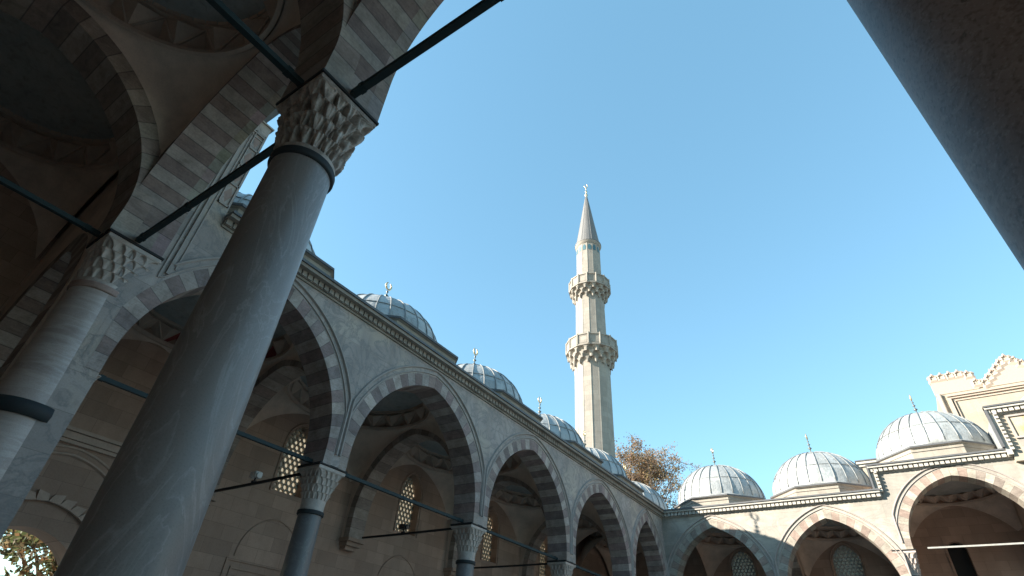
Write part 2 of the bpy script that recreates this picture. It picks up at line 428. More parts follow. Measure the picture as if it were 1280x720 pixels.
def vault(mb, mbb, cx, cy, hx, hy, Ax, Ay, zr, hr=.6, rr=None, dome_h=2.3, nb=20, redtone=False, tx_=.26, ty_=.26):
    """pendentives + folded band + inner dome; Ax: arch spanning along x (on the y sides); Ay: along y (on x sides)"""
    n = 96
    rx, ry = (rr or hx*.97), (rr or hy*.97)
    rx = min(rx, hx*1.0); ry = min(ry, hy*1.0)
    rows = [[] for _ in range(11)]
    for k in range(n):
        th = 2*PI*(k + .5)/n
        c, s = math.cos(th), math.sin(th)
        sc = min(hx/max(abs(c), 1e-6), hy/max(abs(s), 1e-6))
        x, y = c*sc, s*sc
        if hx/max(abs(c), 1e-6) < hy/max(abs(s), 1e-6): zb = Ay.z(y, ty_)
        else: zb = Ax.z(x, tx_)
        tx, ty = rx*c, ry*s
        for i in range(11):
            q = i/10
            f = 1 - math.cos(q*PI/2); g = math.sin(q*PI/2)
            rows[i].append((cx + x + (tx-x)*f, cy + y + (ty-y)*f, zb + (zr-zb)*g))
    mb.grid(rows, True)
    # inner dome
    prof = []
    for i in range(13):
        a = PI/2*i/12
        prof.append((math.cos(a)*.93, math.sin(a)*dome_h))
    rows = [[(cx + rx*p*math.cos(2*PI*k/64), cy + ry*p*math.sin(2*PI*k/64), zr + hr + z) for k in range(64)] for p, z in prof]
    mb.grid(rows, True)
    # band: cove ring below, zig-zag folded triangles, moulding rings and a crest of small palmettes
    def P(r, a, z): return (cx + rx*r*math.cos(a), cy + ry*r*math.sin(a), z)
    zt = zr + hr
    for (r0, z0, r1, z1) in ((.99, zr-.07, .955, zr-.07), (.955, zr-.07, .955, zr+.05), (.955, zr+.05, .99, zr+.05),
                             (.95, zt-.05, .90, zt-.03), (.90, zt-.03, .90, zt+.06), (.90, zt+.06, .95, zt+.09), (.95, zt+.09, .935, zt+.3)):
        mbb.grid([[P(r0, 2*PI*k/64, z0) for k in range(64)], [P(r1, 2*PI*k/64, z1) for k in range(64)]], True, smooth=False)
    for k in range(nb):
        a0 = 2*PI*k/nb; a1 = 2*PI*(k+1)/nb; am = (a0+a1)/2; a2 = 2*PI*(k+1.5)/nb
        B0, B1 = P(.98, a0, zr+.05), P(.98, a1, zr+.05)
        T0, T1 = P(.95, am, zt-.05), P(.95, a2, zt-.05)
        C = P(1.10, am, zr+.05+(hr-.1)*.36); D = P(.84, a1, zr+.05+(hr-.1)*.62)
        e_ = [P(.985, a0, zr+.05), P(.94, am, zt-.05), P(.985, a1, zr+.05)]
        mbb.tube(e_, .035, 5)
        mt = 1 if (redtone and k % 4 == 1) else 0
        for tri in ((B0, B1, C), (B1, T0, C), (T0, B0, C)): mbb.face(tri, mt)
        for tri in ((T0, T1, D), (T1, B1, D), (B1, T0, D)): mbb.face(tri, 0)
    nc = 54
    for k in range(nc):
        a = 2*PI*k/nc; d = 2*PI/nc*.48
        mbb.face([P(.895, a-d, zt+.04), P(.86, a-d*.85, zt+.17), P(.80, a, zt+.40), P(.86, a+d*.85, zt+.17), P(.895, a+d, zt+.04)], 0)

# wall with openings -------------------------------------------------
def holed_wall(mb, F, u0, u1, z0, z1, w0, w1, holes, mat=0, col=(1, 1, 1)):
    """holes: dict(uc, A(rch), zb)  opening from zb up to the arch"""
    us = {u0, u1}
    for h in holes:
        A = h['A']
        for i in range(25): us.add(round(h['uc'] - A.h*math.cos(PI*i/24), 5))
    us = sorted(us)
    for a, b in zip(us[:-1], us[1:]):
        m = (a+b)/2
        spans = [[(z0, z0), (z1, z1)]]
        for h in holes:
            if abs(m - h['uc']) < h['A'].h:
                la = h['zb']; ha = h['A'].z(a - h['uc']); hb = h['A'].z(b - h['uc'])
                new = []
                for sp in spans:
                    (s0a, s0b), (s1a, s1b) = sp
                    if h['zb'] > s1a or ha < s0a: new.append(sp); continue
                    if la > s0a + 1e-4:
                        new.append([(s0a, s0b), (la, la)])
                    new.append([(ha, hb), (s1a, s1b)])
                    if la > s0a + 1e-4: mb.face([F(a, w0, la), F(a, w1, la), F(b, w1, la), F(b, w0, la)], mat, col)
                    mb.face([F(a, w0, ha), F(b, w0, hb), F(b, w1, hb), F(a, w1, ha)], mat, col)
                spans = new
        for (la, lb), (ha, hb) in spans:
            mb.face([F(a, w0, la), F(b, w0, lb), F(b, w0, hb), F(a, w0, ha)], mat, col)
            mb.face([F(a, w1, la), F(a, w1, ha), F(b, w1, hb), F(b, w1, lb)], mat, col)
    for h in holes:
        A = h['A']
        for sx in (-1, 1):
            u = h['uc'] + sx*A.h
            mb.face([F(u, w0, h['zb']), F(u, w1, h['zb']), F(u, w1, A.zs + A.st), F(u, w0, A.zs + A.st)], mat, col)
    for u in (u0, u1): mb.face([F(u, w0, z0), F(u, w0, z1), F(u, w1, z1), F(u, w1, z0)], mat, col)
    mb.face([F(u0, w0, z1), F(u1, w0, z1), F(u1, w1, z1), F(u0, w1, z1)], mat, col)

def lattice(F, uc, A, zb, w, cell, name, parent, mat, pane_mat=None, pw=.04):
    """window: pierced plate of hexagonally packed round holes inside an arched outline + panes"""
    mb = MB(); r = cell*.37
    dz = cell*.866
    row = 0; z = zb + cell/2
    mp = MB()
    def inside(u, z): return abs(u) <= A.h + .01 and z >= zb - .01 and z <= A.z(u) + .01
    cols = int(2*A.h/cell) + 3
    while z < A.zs + A.rise + cell:
        for i in range(-cols, cols):
            u = (i + (.5 if row % 2 else 0))*cell
            if abs(u) > A.h + cell*.4 or z > A.z(min(abs(u), A.h*.999)) + cell*.3: continue
            hexr = cell/math.sqrt(3)
            K = 12
            def clip(pu, pz):
                pu = max(-A.h, min(A.h, pu)); pz = max(zb, min(pz, A.z(min(abs(pu), A.h*.999)))); return pu, pz
            for k in range(K):
                a0 = 2*PI*k/K + PI/6; a1 = 2*PI*(k+1)/K + PI/6
                def hx(a):
                    q = (a - PI/6) % (PI/3) - PI/6
                    rad = (cell/2)/math.cos(q) if True else 0
                    return rad
                def outp(a):
                    q = ((a) % (PI/3)) - PI/6
                    # pointy hexagon: apothem cell/2 towards angle 0
                    qq = ((a + PI/6) % (PI/3)) - PI/6
                    rad = (cell/2)/math.cos(qq)
                    return (u + rad*math.cos(a), z + rad*math.sin(a))
                o0, o1 = outp(a0), outp(a1)
                i0 = (u + r*math.cos(a0), z + r*math.sin(a0)); i1 = (u + r*math.cos(a1), z + r*math.sin(a1))
                o0, o1, i0, i1 = clip(*o0), clip(*o1), clip(*i0), clip(*i1)
                mb.face([F(uc+o0[0], w+pw, o0[1]), F(uc+o1[0], w+pw, o1[1]), F(uc+i1[0], w+pw, i1[1]), F(uc+i0[0], w+pw, i0[1])])
                mb.face([F(uc+i0[0], w+pw, i0[1]), F(uc+i1[0], w+pw, i1[1]), F(uc+i1[0], w-pw, i1[1]), F(uc+i0[0], w-pw, i0[1])])
        z += dz; row += 1
    g = mb.build(name, mat, parent, merge=False)
    # the panes behind
    us = [-A.h + 2*A.h*i/16 for i in range(17)]
    for a, b in zip(us[:-1], us[1:]):
        mp.face([F(uc+a, w-pw, zb), F(uc+b, w-pw, zb), F(uc+b, w-pw, A.z(min(abs(b), A.h*.999)*(1 if b>=0 else -1))), F(uc+a, w-pw, A.z(min(abs(a), A.h*.999)))])
    mp.build('pane', pane_mat or M['glass_pane'], g)
    return g

# mappings
FA = lambda u, w, z: (w, u, z)          # side arcade: u = y, w = x
FB = lambda u, w, z: (u, w, z)          # walls running along x: u = x, w = y

# ------------------------------------------------------------------ key dimensions (metres)
ZS = 5.88; ZA = 9.49; ZC = 10.58
AY = [0.05, 6.35, 12.65, 18.95, 25.25, 30.55]        # side arcade supports
WX = -6.45                                            # inner face of side back wall
YB = 30.14; BW = 5.715
BX = [-.42, BW, 2*BW, 17.26, 22.88, 28.59, 34.3]      # far arcade supports
WYB = YB + 6.5
ZP = 8.57; COL2X = -.46; COL1X = 6.10; COL3X = 12.68
PX = [COL2X, COL1X, COL3X, 19.26, 25.84]
FY = -6.95                                            # mosque facade inner face

# ------------------------------------------------------------------ ground
def sheet(name, x0, y0, x1, y1, z, mat):
    mb = MB(); mb.face([(x0, y0, z), (x1, y0, z), (x1, y1, z), (x0, y1, z)])
    return mb.build(name, mat)
tag(sheet('ground', -900, -900, 900, 900, -.012, groundmat('outer paving', (.26, .25, .23), (.22, .21, .2), .6, .4)), kind='structure')
tag(sheet('courtyard_paving', 0.6, .8, 40, YB - .6, .004, groundmat('marble paving', (.66, .57, .47), (.60, .52, .43), 1.2, .8)), kind='structure')
# raised walks under the arcades
mb = MB(); mb.box((-7.4, .8, -.01), (.6, YB + 7.4, .16)); mb.box((.6, YB - .6, -.01), (40, YB + 7.4, .16))
tag(mb.build('arcade_pavement', groundmat('walk paving', (.54, .45, .37), (.48, .40, .33), .9, .9)), kind='structure')
mb = MB(); mb.box((-7.4, -8, -.01), (40, .8, .02))
tag(mb.build('portico_pavement', groundmat('portico paving', (.55, .45, .37), (.48, .40, .33), 1.1, 1.1)), kind='structure')

# ------------------------------------------------------------------ columns
def capital_mesh(H, rs, ha, tiers, nth=288, depth=.16, leafy=False, mat=None):
    """muqarnas capital of height H: round at the bottom (radius rs), square at the top (half side ha)"""
    mb = MB(); rows = []
    nz = 18*tiers
    rows_n = nz + 1
    for i in range(rows_n):
        t = i/nz; tt = t*tiers; ti = min(int(tt), tiers-1); v = tt - ti
        sq = min(1, (t**.9)*1.02)
        rw = []
        base = rs + (ha - rs)*(.18 + .82*t)
        cnt = 16 if not leafy else 16
        for k in range(nth):
            th = 2*PI*k/nth
            c, s = abs(math.cos(th)), abs(math.sin(th))
            rsq = 1/max(c, s)
            rsq = min(rsq, 1.36)
            rad = base*(1 + (rsq-1)*sq**1.3)
            # niches
            ph = (th/(2*PI)*cnt + (.5 if ti % 2 else 0)) % 1
            u = (ph-.5)*2
            if v < .92 and i < nz:
                arch = math.sqrt(max(0, 1 - (v/.92)**2.2)) if not leafy else (1 - v/.92)**.5
                ins = max(0, arch - abs(u)*1.12)
                rad -= depth*min(1, ins*3.6)*(rs*.95)*(.6 + .5*t)
                if leafy: rad += .025*math.sin(u*9 + ti)*(1-abs(u))
            else:
                rad += .012
            # tier overhang
            rad += (v-.5)*.05*rs*1.5
            if leafy: rad += .035*noise.noise(Vector((math.cos(th)*4, math.sin(th)*4, t*5))) + .016*noise.noise(Vector((math.cos(th)*13, math.sin(th)*13, t*9)))
            rw.append((rad*math.cos(th), rad*math.sin(th), t*H))
        rows.append(rw)
    mb.grid(rows, True, smooth=False)
    mb.face([p for p in rows[0]][::-1]); mb.face(rows[-1])
    return mb

def make_column(name, loc, label, group, zs, r, shaft_mat, cap_mat, H, ha, ring_z, ringmat, collar2=None, base_r=None, tiers=3, leafy=False, strap=True, pedestal=.45, bot=.16, seg=48):
    root = empty(name, loc, label, 'column', group)
    x, y, _ = loc
    br = base_r or r*1.12
    mb = MB()
    zt = ring_z - .02
    prof = [(br*1.0, bot + pedestal), (br*.985, bot+pedestal+.5)] + [(br + (r-br)*i/10, bot+pedestal+.5 + (zt-bot-pedestal-.5)*i/10) for i in range(1, 11)]
    mb.lathe(prof, (x, y, 0), seg)
    mb.build('shaft', shaft_mat, root)
    mb = MB()
    mb.box((x-br*1.4, y-br*1.4, bot), (x+br*1.4, y+br*1.4, bot+pedestal*.55))
    mb.lathe([(br*1.38, bot+pedestal*.55), (br*1.38, bot+pedestal*.7), (br*1.2, bot+pedestal*.8), (br*1.22, bot+pedestal*.9), (br*1.05, bot+pedestal)], (x, y, 0), seg)
    mb.build('base', M['capital_dark'], root)
    rh = r*.20 + .03
    mb = MB()
    mb.lathe([(r*1.0, ring_z-rh*.6), (r+.030, ring_z-rh*.55), (r+.042, ring_z-rh*.3), (r+.030, ring_z), (r+.042, ring_z+rh*.3), (r+.030, ring_z+rh*.55), (r*.98, ring_z+rh*.6)], (x, y, 0), seg)
    mb.build('collar', ringmat, root)
    cz0 = ring_z + rh*.45
    cap = capital_mesh(H - .12, r*1.02, ha*.95, tiers, leafy=leafy, depth=.24 if leafy else .16)
    cap.v = [(a + x, b_ + y, c + zs - H) for a, b_, c in cap.v]
    if zs - H > cz0:
        cap.lathe([(r*1.0, cz0-.05), (r*1.03, zs-H)], (x, y, 0), seg)
    c = cap.build('capital', cap_mat, root)
    mb = MB()
    mb.box((x-ha, y-ha, zs-.12), (x+ha, y+ha, zs-.035))
    mb.build('abacus', cap_mat, c, bevel=.015)
    if strap:
        mb = MB(); e = .022
        mb.box((x-ha-e, y-ha-e, zs-.033), (x+ha+e, y+ha+e, zs+.022))
        mb.build('iron_strap', M['iron'], c, bevel=.006)
    if collar2:
        z2, m2 = collar2
        mb = MB()
        mb.lathe([(br*.98, z2-.13), (br+.035, z2-.12), (br+.045, z2), (br+.035, z2+.12), (br*.98, z2+.13)], (x, y, 0), seg)
        mb.build('collar', m2, root)
    return root

G_SM = 'columns of the side arcade'
order = ['nearest to the big grey column', 'second along from the big grey column', 'third along, at the bottom edge', 'fourth along, in front of the far corner']
protoA = make_column('column', (-.45, AY[1], 0), 'small dark granite column with white carved capital, just right of the huge grey marble column', G_SM,
            ZS, .285, M['col_dark'], M['capital'], .80, .43, 4.78, M['bronze'], tiers=4)
labsA = ['small granite column between the second and third fully visible arches of the shaded side arcade',
         'small granite column third from the viewer under the shaded side arcade, at the bottom edge',
         'small granite column fourth from the viewer under the side arcade, before the last arch']
for k in (2, 3, 4):
    c = copy_tree(protoA); c.location = (-.45, AY[k], 0); c['label'] = labsA[k-2]
# corner support
c = copy_tree(protoA); c.location = (-.45, YB + .45, 0); c['label'] = 'granite column standing in the corner where the shaded side arcade meets the far arcade'
# far arcade columns
G_FB = 'columns of the far arcade'
for k, lab in ((1, 'granite column between the two lower arches of the far arcade, below the diagonal shadow'),):
    c = copy_tree(protoA); c.location = (BX[k], YB + .45, 0); c['label'] = lab; c['group'] = G_FB
tallB = make_column('column', (BX[2], YB + .45, 0), 'taller pale column with sunlit carved capital carrying the left foot of the raised far arch', G_FB,
            7.84, .33, M['col_band'], M['capital'], .95, .46, 6.75, M['bronze'], tiers=4)
c = copy_tree(tallB); c.location = (BX[3], YB + .45, 0); c['label'] = 'taller pale column carrying the right foot of the raised far arch beside the centre bay'
# big portico columns
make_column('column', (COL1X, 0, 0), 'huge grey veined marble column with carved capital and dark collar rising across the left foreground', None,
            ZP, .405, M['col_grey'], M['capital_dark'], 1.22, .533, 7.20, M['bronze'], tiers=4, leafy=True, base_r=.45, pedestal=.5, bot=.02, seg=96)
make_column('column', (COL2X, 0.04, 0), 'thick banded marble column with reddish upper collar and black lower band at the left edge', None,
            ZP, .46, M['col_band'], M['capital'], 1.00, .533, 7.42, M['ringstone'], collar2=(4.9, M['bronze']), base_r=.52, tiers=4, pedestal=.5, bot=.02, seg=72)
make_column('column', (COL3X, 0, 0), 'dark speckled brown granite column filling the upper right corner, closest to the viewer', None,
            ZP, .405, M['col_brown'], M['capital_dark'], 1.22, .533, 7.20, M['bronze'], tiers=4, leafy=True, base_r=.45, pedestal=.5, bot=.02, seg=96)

# ------------------------------------------------------------------ cornice builder
def cornice(mb, F, u0, u1, w, ztop, out=.34, sgn=1, lead_mat=1, sp=.21, h=.42, tooth=.13):
    """F(u,w,z); projects towards sgn*w. stone shelf with a row of small niches, lead lip on top"""
    g = lambda a: w + sgn*a
    def bx(ua, ub, a0, a1, z0, z1, mat=0):
        mb.box((ua, min(g(a0), g(a1)), z0), (ub, max(g(a0), g(a1)), z1), mat, fn=F)
    bx(u0, u1, -.05, .05, ztop-h, ztop-h+.06)
    bx(u0, u1, -.05, .10, ztop-h+.06, ztop-.2)
    bx(u0, u1, -.05, out-.05, ztop-.17, ztop-.075)
    bx(u0, u1, -.05, out, ztop-.075, ztop, lead_mat)
    n = int((u1-u0)/sp)
    for i in range(n):
        a = u0 + (u1-u0)*(i+.5)/n
        bx(a-sp*.38, a+sp*.38, .08, out-tooth, ztop-h+.07, ztop-.17)

# ------------------------------------------------------------------ side arcade
PA = ([(x*.86, y*.76, z*.72) for x, y, z in LIGHT], [(x*.74, y*.62, z*.60) for x, y, z in DARKS])  # arch block colours scaled down for the shaded arcade
arcA = empty('side_arcade', (-.45, 15, 0), 'shaded grey marble arcade of five pointed arches running from the left foreground to the corner', 'arcade')
mbw, mbr_list = MB(), []
archesA = []
for k in range(5):
    y0, y1 = AY[k], AY[k+1]
    lo = y0 + (.60 if k == 0 else .38); hi = y1 - (.38 if k < 4 else .78)
    uc = (lo + hi)/2; h = (hi - lo)/2
    A = Arch(h, ZS, ZA - ZS, .35)
    archesA.append((A, uc))
    bl = (.27 if k == 0 else y0); br = (YB if k == 4 else y1)
    lim = max(min(uc - bl, br - uc) - .13, h+.14)
    spandrel(mbw, FA, A, uc, bl, br, 0., -.9, ZC - .1, caps=(k == 0, k == 4), lim=lim)
    mb = MB()
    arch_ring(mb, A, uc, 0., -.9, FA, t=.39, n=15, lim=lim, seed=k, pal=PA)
    mb.build('voussoir_arch', M['vouss'], arcA)
    mb = MB()
    lim = min(uc - bl, br - uc) - .03
    sd = (-1, 1) if k else (1,)
    moulding(mb, FA, A, uc, .43, .48, 0.002, .035, lim-.08, ZS+.4, ZC-.45, sides=sd)
    moulding(mb, FA, A, uc, .58, .66, 0.002, .06, lim-.07, ZS+.3, ZC-.44, sides=sd)
    if k == 0:
        moulding(mb, FA, A, uc, .43, .48, 0.002, .035, 2.58, A.z(2.56, .45), ZC-.45, sides=(-1,))
        moulding(mb, FA, A, uc, .58, .66, 0.002, .06, 2.47, A.z(2.46, .6), ZC-.44, sides=(-1,))
    mb.build('arch_moulding', M['mould'], arcA)
# pier stones over each column
for k in range(1, 5):
    yk = AY[k]
    mbw.box((-.898, yk-.379, ZS+.022), (-.002, yk+.379, ZS+.36))
mbw.box((-.9, .06, 0), (-.003, .652, ZS+.4)); mbw.box((-.9, .06, ZS+.4), (-.003, .548, ZC-.1))     # respond strip against the thick column
mbw.box((-.85, YB-.78, 5.88), (-.002, YB+.0, 6.3))
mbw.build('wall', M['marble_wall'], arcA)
M['cornice_shade'] = plain('shaded cornice limestone', (.31, .265, .225), .85, .6, 1.5, bmp=.3, c2=(.17, .145, .12))  # cornice stone with shade put into its colour, for the side arcade
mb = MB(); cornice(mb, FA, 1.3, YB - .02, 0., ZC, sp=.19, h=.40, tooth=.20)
mb.build('cornice', [M['cornice_shade'], M['leadedge']], arcA)
# respond: small half capital + collar against the big banded column
mb = capital_mesh(.8, .25, .36, 4, nth=96)
mb.v = [(a - .42, b_ + .36, c + 5.06) for a, b_, c in mb.v]
mb.build('respond_capital', M['capital'], arcA)
# transverse arches, vaults, bands
def transverse(mb, y, th, A, xc, seed):
    F2 = lambda u, w, z: (u, y + w, z)
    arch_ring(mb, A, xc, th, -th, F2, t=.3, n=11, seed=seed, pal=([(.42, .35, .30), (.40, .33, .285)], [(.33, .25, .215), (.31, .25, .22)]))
AT = Arch(2.55, ZS, ZA - ZS, .7)
xcA = (-.9 + -6.0)/2 - .0
for k in range(1, 5):
    mb = MB()
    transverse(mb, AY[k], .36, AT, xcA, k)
    F2 = lambda u, w, z, y=AY[k]: (u, y + w, z)
    spandrel(mb, F2, AT, xcA, WX, -.9, .358, -.358, ZC-.1, t=.3, mat=1)
    o = mb.build('transverse_arch', [M['vouss'], M['plaster']], arcA)
    mb = MB()
    mb.box((WX, AY[k]-.42, ZS-.14), (-5.9, AY[k]+.42, ZS-.02)); mb.box((WX, AY[k]-.36, ZS-.28), (-6.02, AY[k]+.36, ZS-.14)); mb.box((WX, AY[k]-.28, ZS-.42), (-6.16, AY[k]+.28, ZS-.28))
    mb.build('corbel', M['tan_wall'], arcA)
for k in range(5):
    A, uc = archesA[k]
    mb, mbb = MB(), MB()
    cx = (-.9 + WX)/2; hx = (-.9 - WX)/2
    Ax = Arch(hx, ZS, ZA-ZS, .5)
    vault(mb, mbb, cx, uc, hx, A.h + .0, Ax, A, ZA + .32, .62, dome_h=1.6, redtone=(k == 0))
    v = mb.build('vault', M['plaster'], arcA)
    mbb.build('folded_band', [M['band'], M['red_paint']], v)
# roof slab (lead)
mb = MB(); mb.box((-7.6, 1.3, ZC-.1), (-.02, YB+7.3, ZC-.02)); mb.box((-.02, YB+.3, ZC-.1), (.3, YB+7.3, ZC-.025)); mb.build('roof', M['lead'], arcA)

# back wall of the side arcade
wallA = empty('side_back_wall', (WX-.4, 15, 0), 'brown limestone wall with arched lattice windows seen inside the shaded side arcade', 'wall')
holes = []
winA = Arch(.62, 8.15, 1.15, .25)
wy = [9.45, 15.7, 22.0, 27.6]
for y in wy: holes.append(dict(uc=y, A=winA, zb=6.75))
gateA = Arch(1.9, 2.6, 1.95, .0)
gateR = Arch(1.55, 2.9, 1.56, .0)
holes.append(dict(uc=2.75, A=Arch(1.6, 2.5, 1.63, 0), zb=.1))
mb = MB(); holed_wall(mb, FA, -.4, YB+7.3, 0, ZC-.12, WX, WX-.9, holes)
mb.build('wall', M['tan_wall'], wallA)
for y in wy:
    g = lattice(FA, y, winA, 6.75, WX-.42, .215, 'window', wallA, M['grille'])
    # moulded surround
    mb = MB(); f = Arch(winA.h, winA.zs, winA.rise, winA.st)
    moulding(mb, FA, f, y, .06, .13, WX+.001, .05, 9, 6.7, 99)
    mb.build('surround', M['tan_wall'], g)
# lower relief niches and frames below the windows
for i, y in enumerate(wy):
    mb = MB(); f = Arch(1.15, 4.55, 1.25, 0.)
    moulding(mb, FA, f, y, 0, .07, WX+.001, .04, 9, 4.5, 99)
    for (a, b_) in ((1.35, 1.43), (1.15, 1.21)):
        zt = 4.42 - (1.43-b_)
        mb.box((WX-.01, y-b_, zt-.07), (WX+.045, y+b_, zt)); 
        for s in (-1, 1): mb.box((WX-.01, y+s*(a+b_)/2-.035, .3), (WX+.045, y+s*(a+b_)/2+.035, zt-.07))
    mb.build('niche_moulding', M['tan_wall'], wallA)
# gate surround in first bay: string course, outer pointed recess, jagged voussoir fringe
mb = MB()
for dz, o in ((0, .10), (.1, .16), (.2, .12), (.3, .2)):
    mb.box((WX-.01, .45, 6.2+dz), (WX+o, 6.0, 6.29+dz))
f = Arch(2.15, 3.6, 2.3, 0.)
moulding(mb, FA, f, 2.75, 0, .10, WX+.001, .09, 9, .2, 99)
moulding(mb, FA, f, 2.75, .2, .28, WX+.001, .05, 9, .2, 99)
f2 = Arch(1.85, 2.75, 1.95, 0.)
for side in (-1, 1):
    for i in range(11):
        a = f2.half(.05, i/11); b_ = f2.half(.05, (i+1)/11); c = f2.half(.3, i/11); d = f2.half(.22, (i+.8)/11)
        P = [FA(2.75 - side*p[0], WX+.02, p[1]) for p in (a, b_, d, c)]; Q = [FA(2.75 - side*p[0], WX+.14, p[1]) for p in (a, b_, d, c)]
        mb.face(Q)
        for j in range(4): mb.face([P[j], P[(j+1) % 4], Q[(j+1) % 4], Q[j]])
mb.build('gate_surround', M['band'], wallA)

# ------------------------------------------------------------------ far arcade
arcB = empty('far_arcade', (15, YB+.45, 0), 'sunlit pale stone far arcade with stepped cornice, closing the courtyard behind', 'arcade')
baysB = []
mbw = MB()
ZR = 11.77; ZM = 13.75
spec = [(0, BX[0], BX[1], ZS, ZA, ZC), (1, BX[1], BX[2], ZS, ZA, ZC), (2, BX[2], BX[3], 7.84, 10.92, ZR), (3, BX[3], BX[4], 9.2, 12.9, ZM),
        (4, BX[4], BX[5], 7.84, 10.92, ZR), (5, BX[5], BX[6], ZS, ZA, ZC), (6, BX[6], 40., ZS, ZA, ZC)]
for k, x0, x1, zs, za, zc in spec:
    lo = x0 + (.82 if k == 0 else .40); hi = x1 - .40
    uc = (lo+hi)/2; h = (hi-lo)/2
    A = Arch(h, zs, za-zs, .30 if k != 2 else .15)
    baysB.append((A, uc, zc, zs, za))
    bl, br = (0. if k == 0 else x0), x1
    wf = YB if k != 3 else YB - .25
    lim = max(min(uc-bl, br-uc) - .12, h+.14)
    spandrel(mbw, FB, A, uc, bl, br, wf, YB+.9, zc-.1, lim=lim)
    mb = MB()
    arch_ring(mb, A, uc, wf, YB+.9, FB, t=.39, n=14, lim=lim, seed=20+k,
              pal=([(.43, .385, .32), (.40, .36, .30), (.44, .39, .325)], [(.33, .25, .205), (.31, .255, .215), (.35, .26, .215)]))
    mb.build('voussoir_arch', M['vouss'], arcB)
    mb = MB(); lim = min(uc-bl, br-uc) - .03
    FBm = lambda u, w, z: (u, -w, z)
    moulding(mb, FBm, A, uc, .43, .48, -wf+.002, .035, lim-.08, zs+.35, zc-.45)
    moulding(mb, FBm, A, uc, .58, .66, -wf+.002, .06, lim-.07, zs+.3, zc-.44)
    mb.build('arch_moulding', M['mould'], arcB)
for k in range(1, 6):
    zs = ZS if k in (1, 5) else 7.84
    mbw.box((BX[k]-.399, YB+.002, zs+.022), (BX[k]+.399, YB+.898, zs+.36))
# pier beside the taller column carries the lower arch
mbw.box((BX[2]-.399, YB+.003, ZS), (BX[2]-.33, YB+.897, 7.84)); mbw.box((BX[3]+.2, YB-.25, 0), (BX[3]+.62, YB+.897, 9.5)); mbw.box((BX[4]-.62, YB-.25, 0), (BX[4]-.2, YB+.897, 9.5))
mbw.box((-.42, YB+.002, ZS), (.4, YB+.9, 6.2))
# wall lifts beside the raised bay and the centre block body
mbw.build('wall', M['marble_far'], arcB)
mb = MB()
xr = 11.32; xm = 16.86
cornice(mb, FB, .0, xr-.02, YB, ZC, sgn=-1)
cornice(mb, FB, xr-.2, xm, YB, ZR, sgn=-1)
# vertical return of the cornice between the two levels
for (xa, z0, z1, yy) in ((xr, ZC-.42, ZR, YB), (xm, ZR-.42, ZM, YB-.25)):
    mb.box((xa-.26, yy-.28, z0+.42), (xa-.18, yy+.02, z1), 1); mb.box((xa-.18, yy-.14, z0+.1), (xa+.02, yy+.02, z1-.1))
    n = int((z1-z0)/.21)
    for i in range(n):
        z = z0 + .25 + (z1-z0-.35)*(i+.5)/n
        mb.box((xa-.0, yy-.22, z-.055), (xa+.12, yy-.0, z+.055))
cornice(mb, FB, xm-.26, 23.1, YB-.25, ZM, sgn=-1)
cornice(mb, FB, 23.1, 28.8, YB, ZR, sgn=-1); cornice(mb, FB, 28.8, 40, YB, ZC, sgn=-1)
mb.build('cornice', [M['cornice'], M['leadedge']], arcB)
# framed panel of mottled stone on the centre bay + side wall up to it
mb = MB()
mb.box((xm+.0, YB-.248, ZR-.6), (BX[3]+.2, YB+.9, ZM-.1))
for (a, b_, c, d) in ((17.25, 12.15, 17.33, 13.25), (17.33, 13.17, 22.6, 13.25), (17.33, 12.15, 22.6, 12.23)):
    mb.box((a, YB-.33, b_), (c, YB-.25, d), 1)
mb.box((17.33, YB-.262, 12.23), (22.6, YB-.252, 13.17), 2)
mb.build('centre_panel', [M['portal_stone'], M['mould'], M['stain']], arcB)
mb = MB()
mb.box((.2, YB+.2, ZC-.1), (xr, YB+7.2, ZC-.02)); mb.box((xr-.15, YB+.1, ZR-.1), (xm+.2, YB+7.2, ZR-.02)); mb.box((xm+.1, YB+.1, ZM-.1), (23.1, YB+7.2, ZM-.02)); mb.box((23.1, YB+.1, ZR-.1), (28.8, YB+7.2, ZR-.02)); mb.box((xr-.12, YB+.9, ZC-.1), (xr+.05, YB+7.2, ZR-.1)); mb.box((xm-.02, YB+.9, ZR-.1), (xm+.2, YB+7.2, ZM-.1)); mb.box((23.1, YB+.2, ZC-.1), (40, YB+7.2, ZC-.02))
mb.build('roof', M['lead'], arcB)
for k, (A, uc, zc, zs, za) in enumerate(baysB):
    mb, mbb = MB(), MB()
    y0, y1 = YB+.9, WYB
    Ay = Arch((y1-y0)/2, zs, za-zs, .5)
    vault(mb, mbb, uc, (y0+y1)/2, A.h, (y1-y0)/2, A, Ay, za + .3, .55, dome_h=1.4)
    v = mb.build('vault', M['plaster'], arcB); mbb.build('folded_band', M['band'], v)
mb, mbb = MB(), MB(); Ac = Arch(2.5, ZS, ZA-ZS, .5)
vault(mb, mbb, -3.7, YB+3.6, 2.5, 2.5, Ac, Ac, ZA+.3, .55, dome_h=1.4)
v = mb.build('vault', M['plaster'], arcB); mbb.build('folded_band', M['band'], v)
for k in range(1, 6):
    zs, za = (ZS, ZA)
    mb = MB(); Ayy = Arch(2.35, zs, za-zs, .5)
    F2 = lambda u, w, z, x=BX[k]: (x + w, u, z)
    yc = YB + .9 + 2.55
    arch_ring(mb, Ayy, yc, .36, -.36, F2, t=.3, n=11, seed=60+k, pal=([(.40, .36, .32)], [(.30, .25, .22)]))
    spandrel(mb, F2, Ayy, yc, YB+.9, WYB, .36, -.36, ZC if k in (1,) else 13.0 if k in (3, 4) else 11.5, t=.3, mat=1)
    mb.build('transverse_arch', [M['vouss'], M['plaster']], arcB)

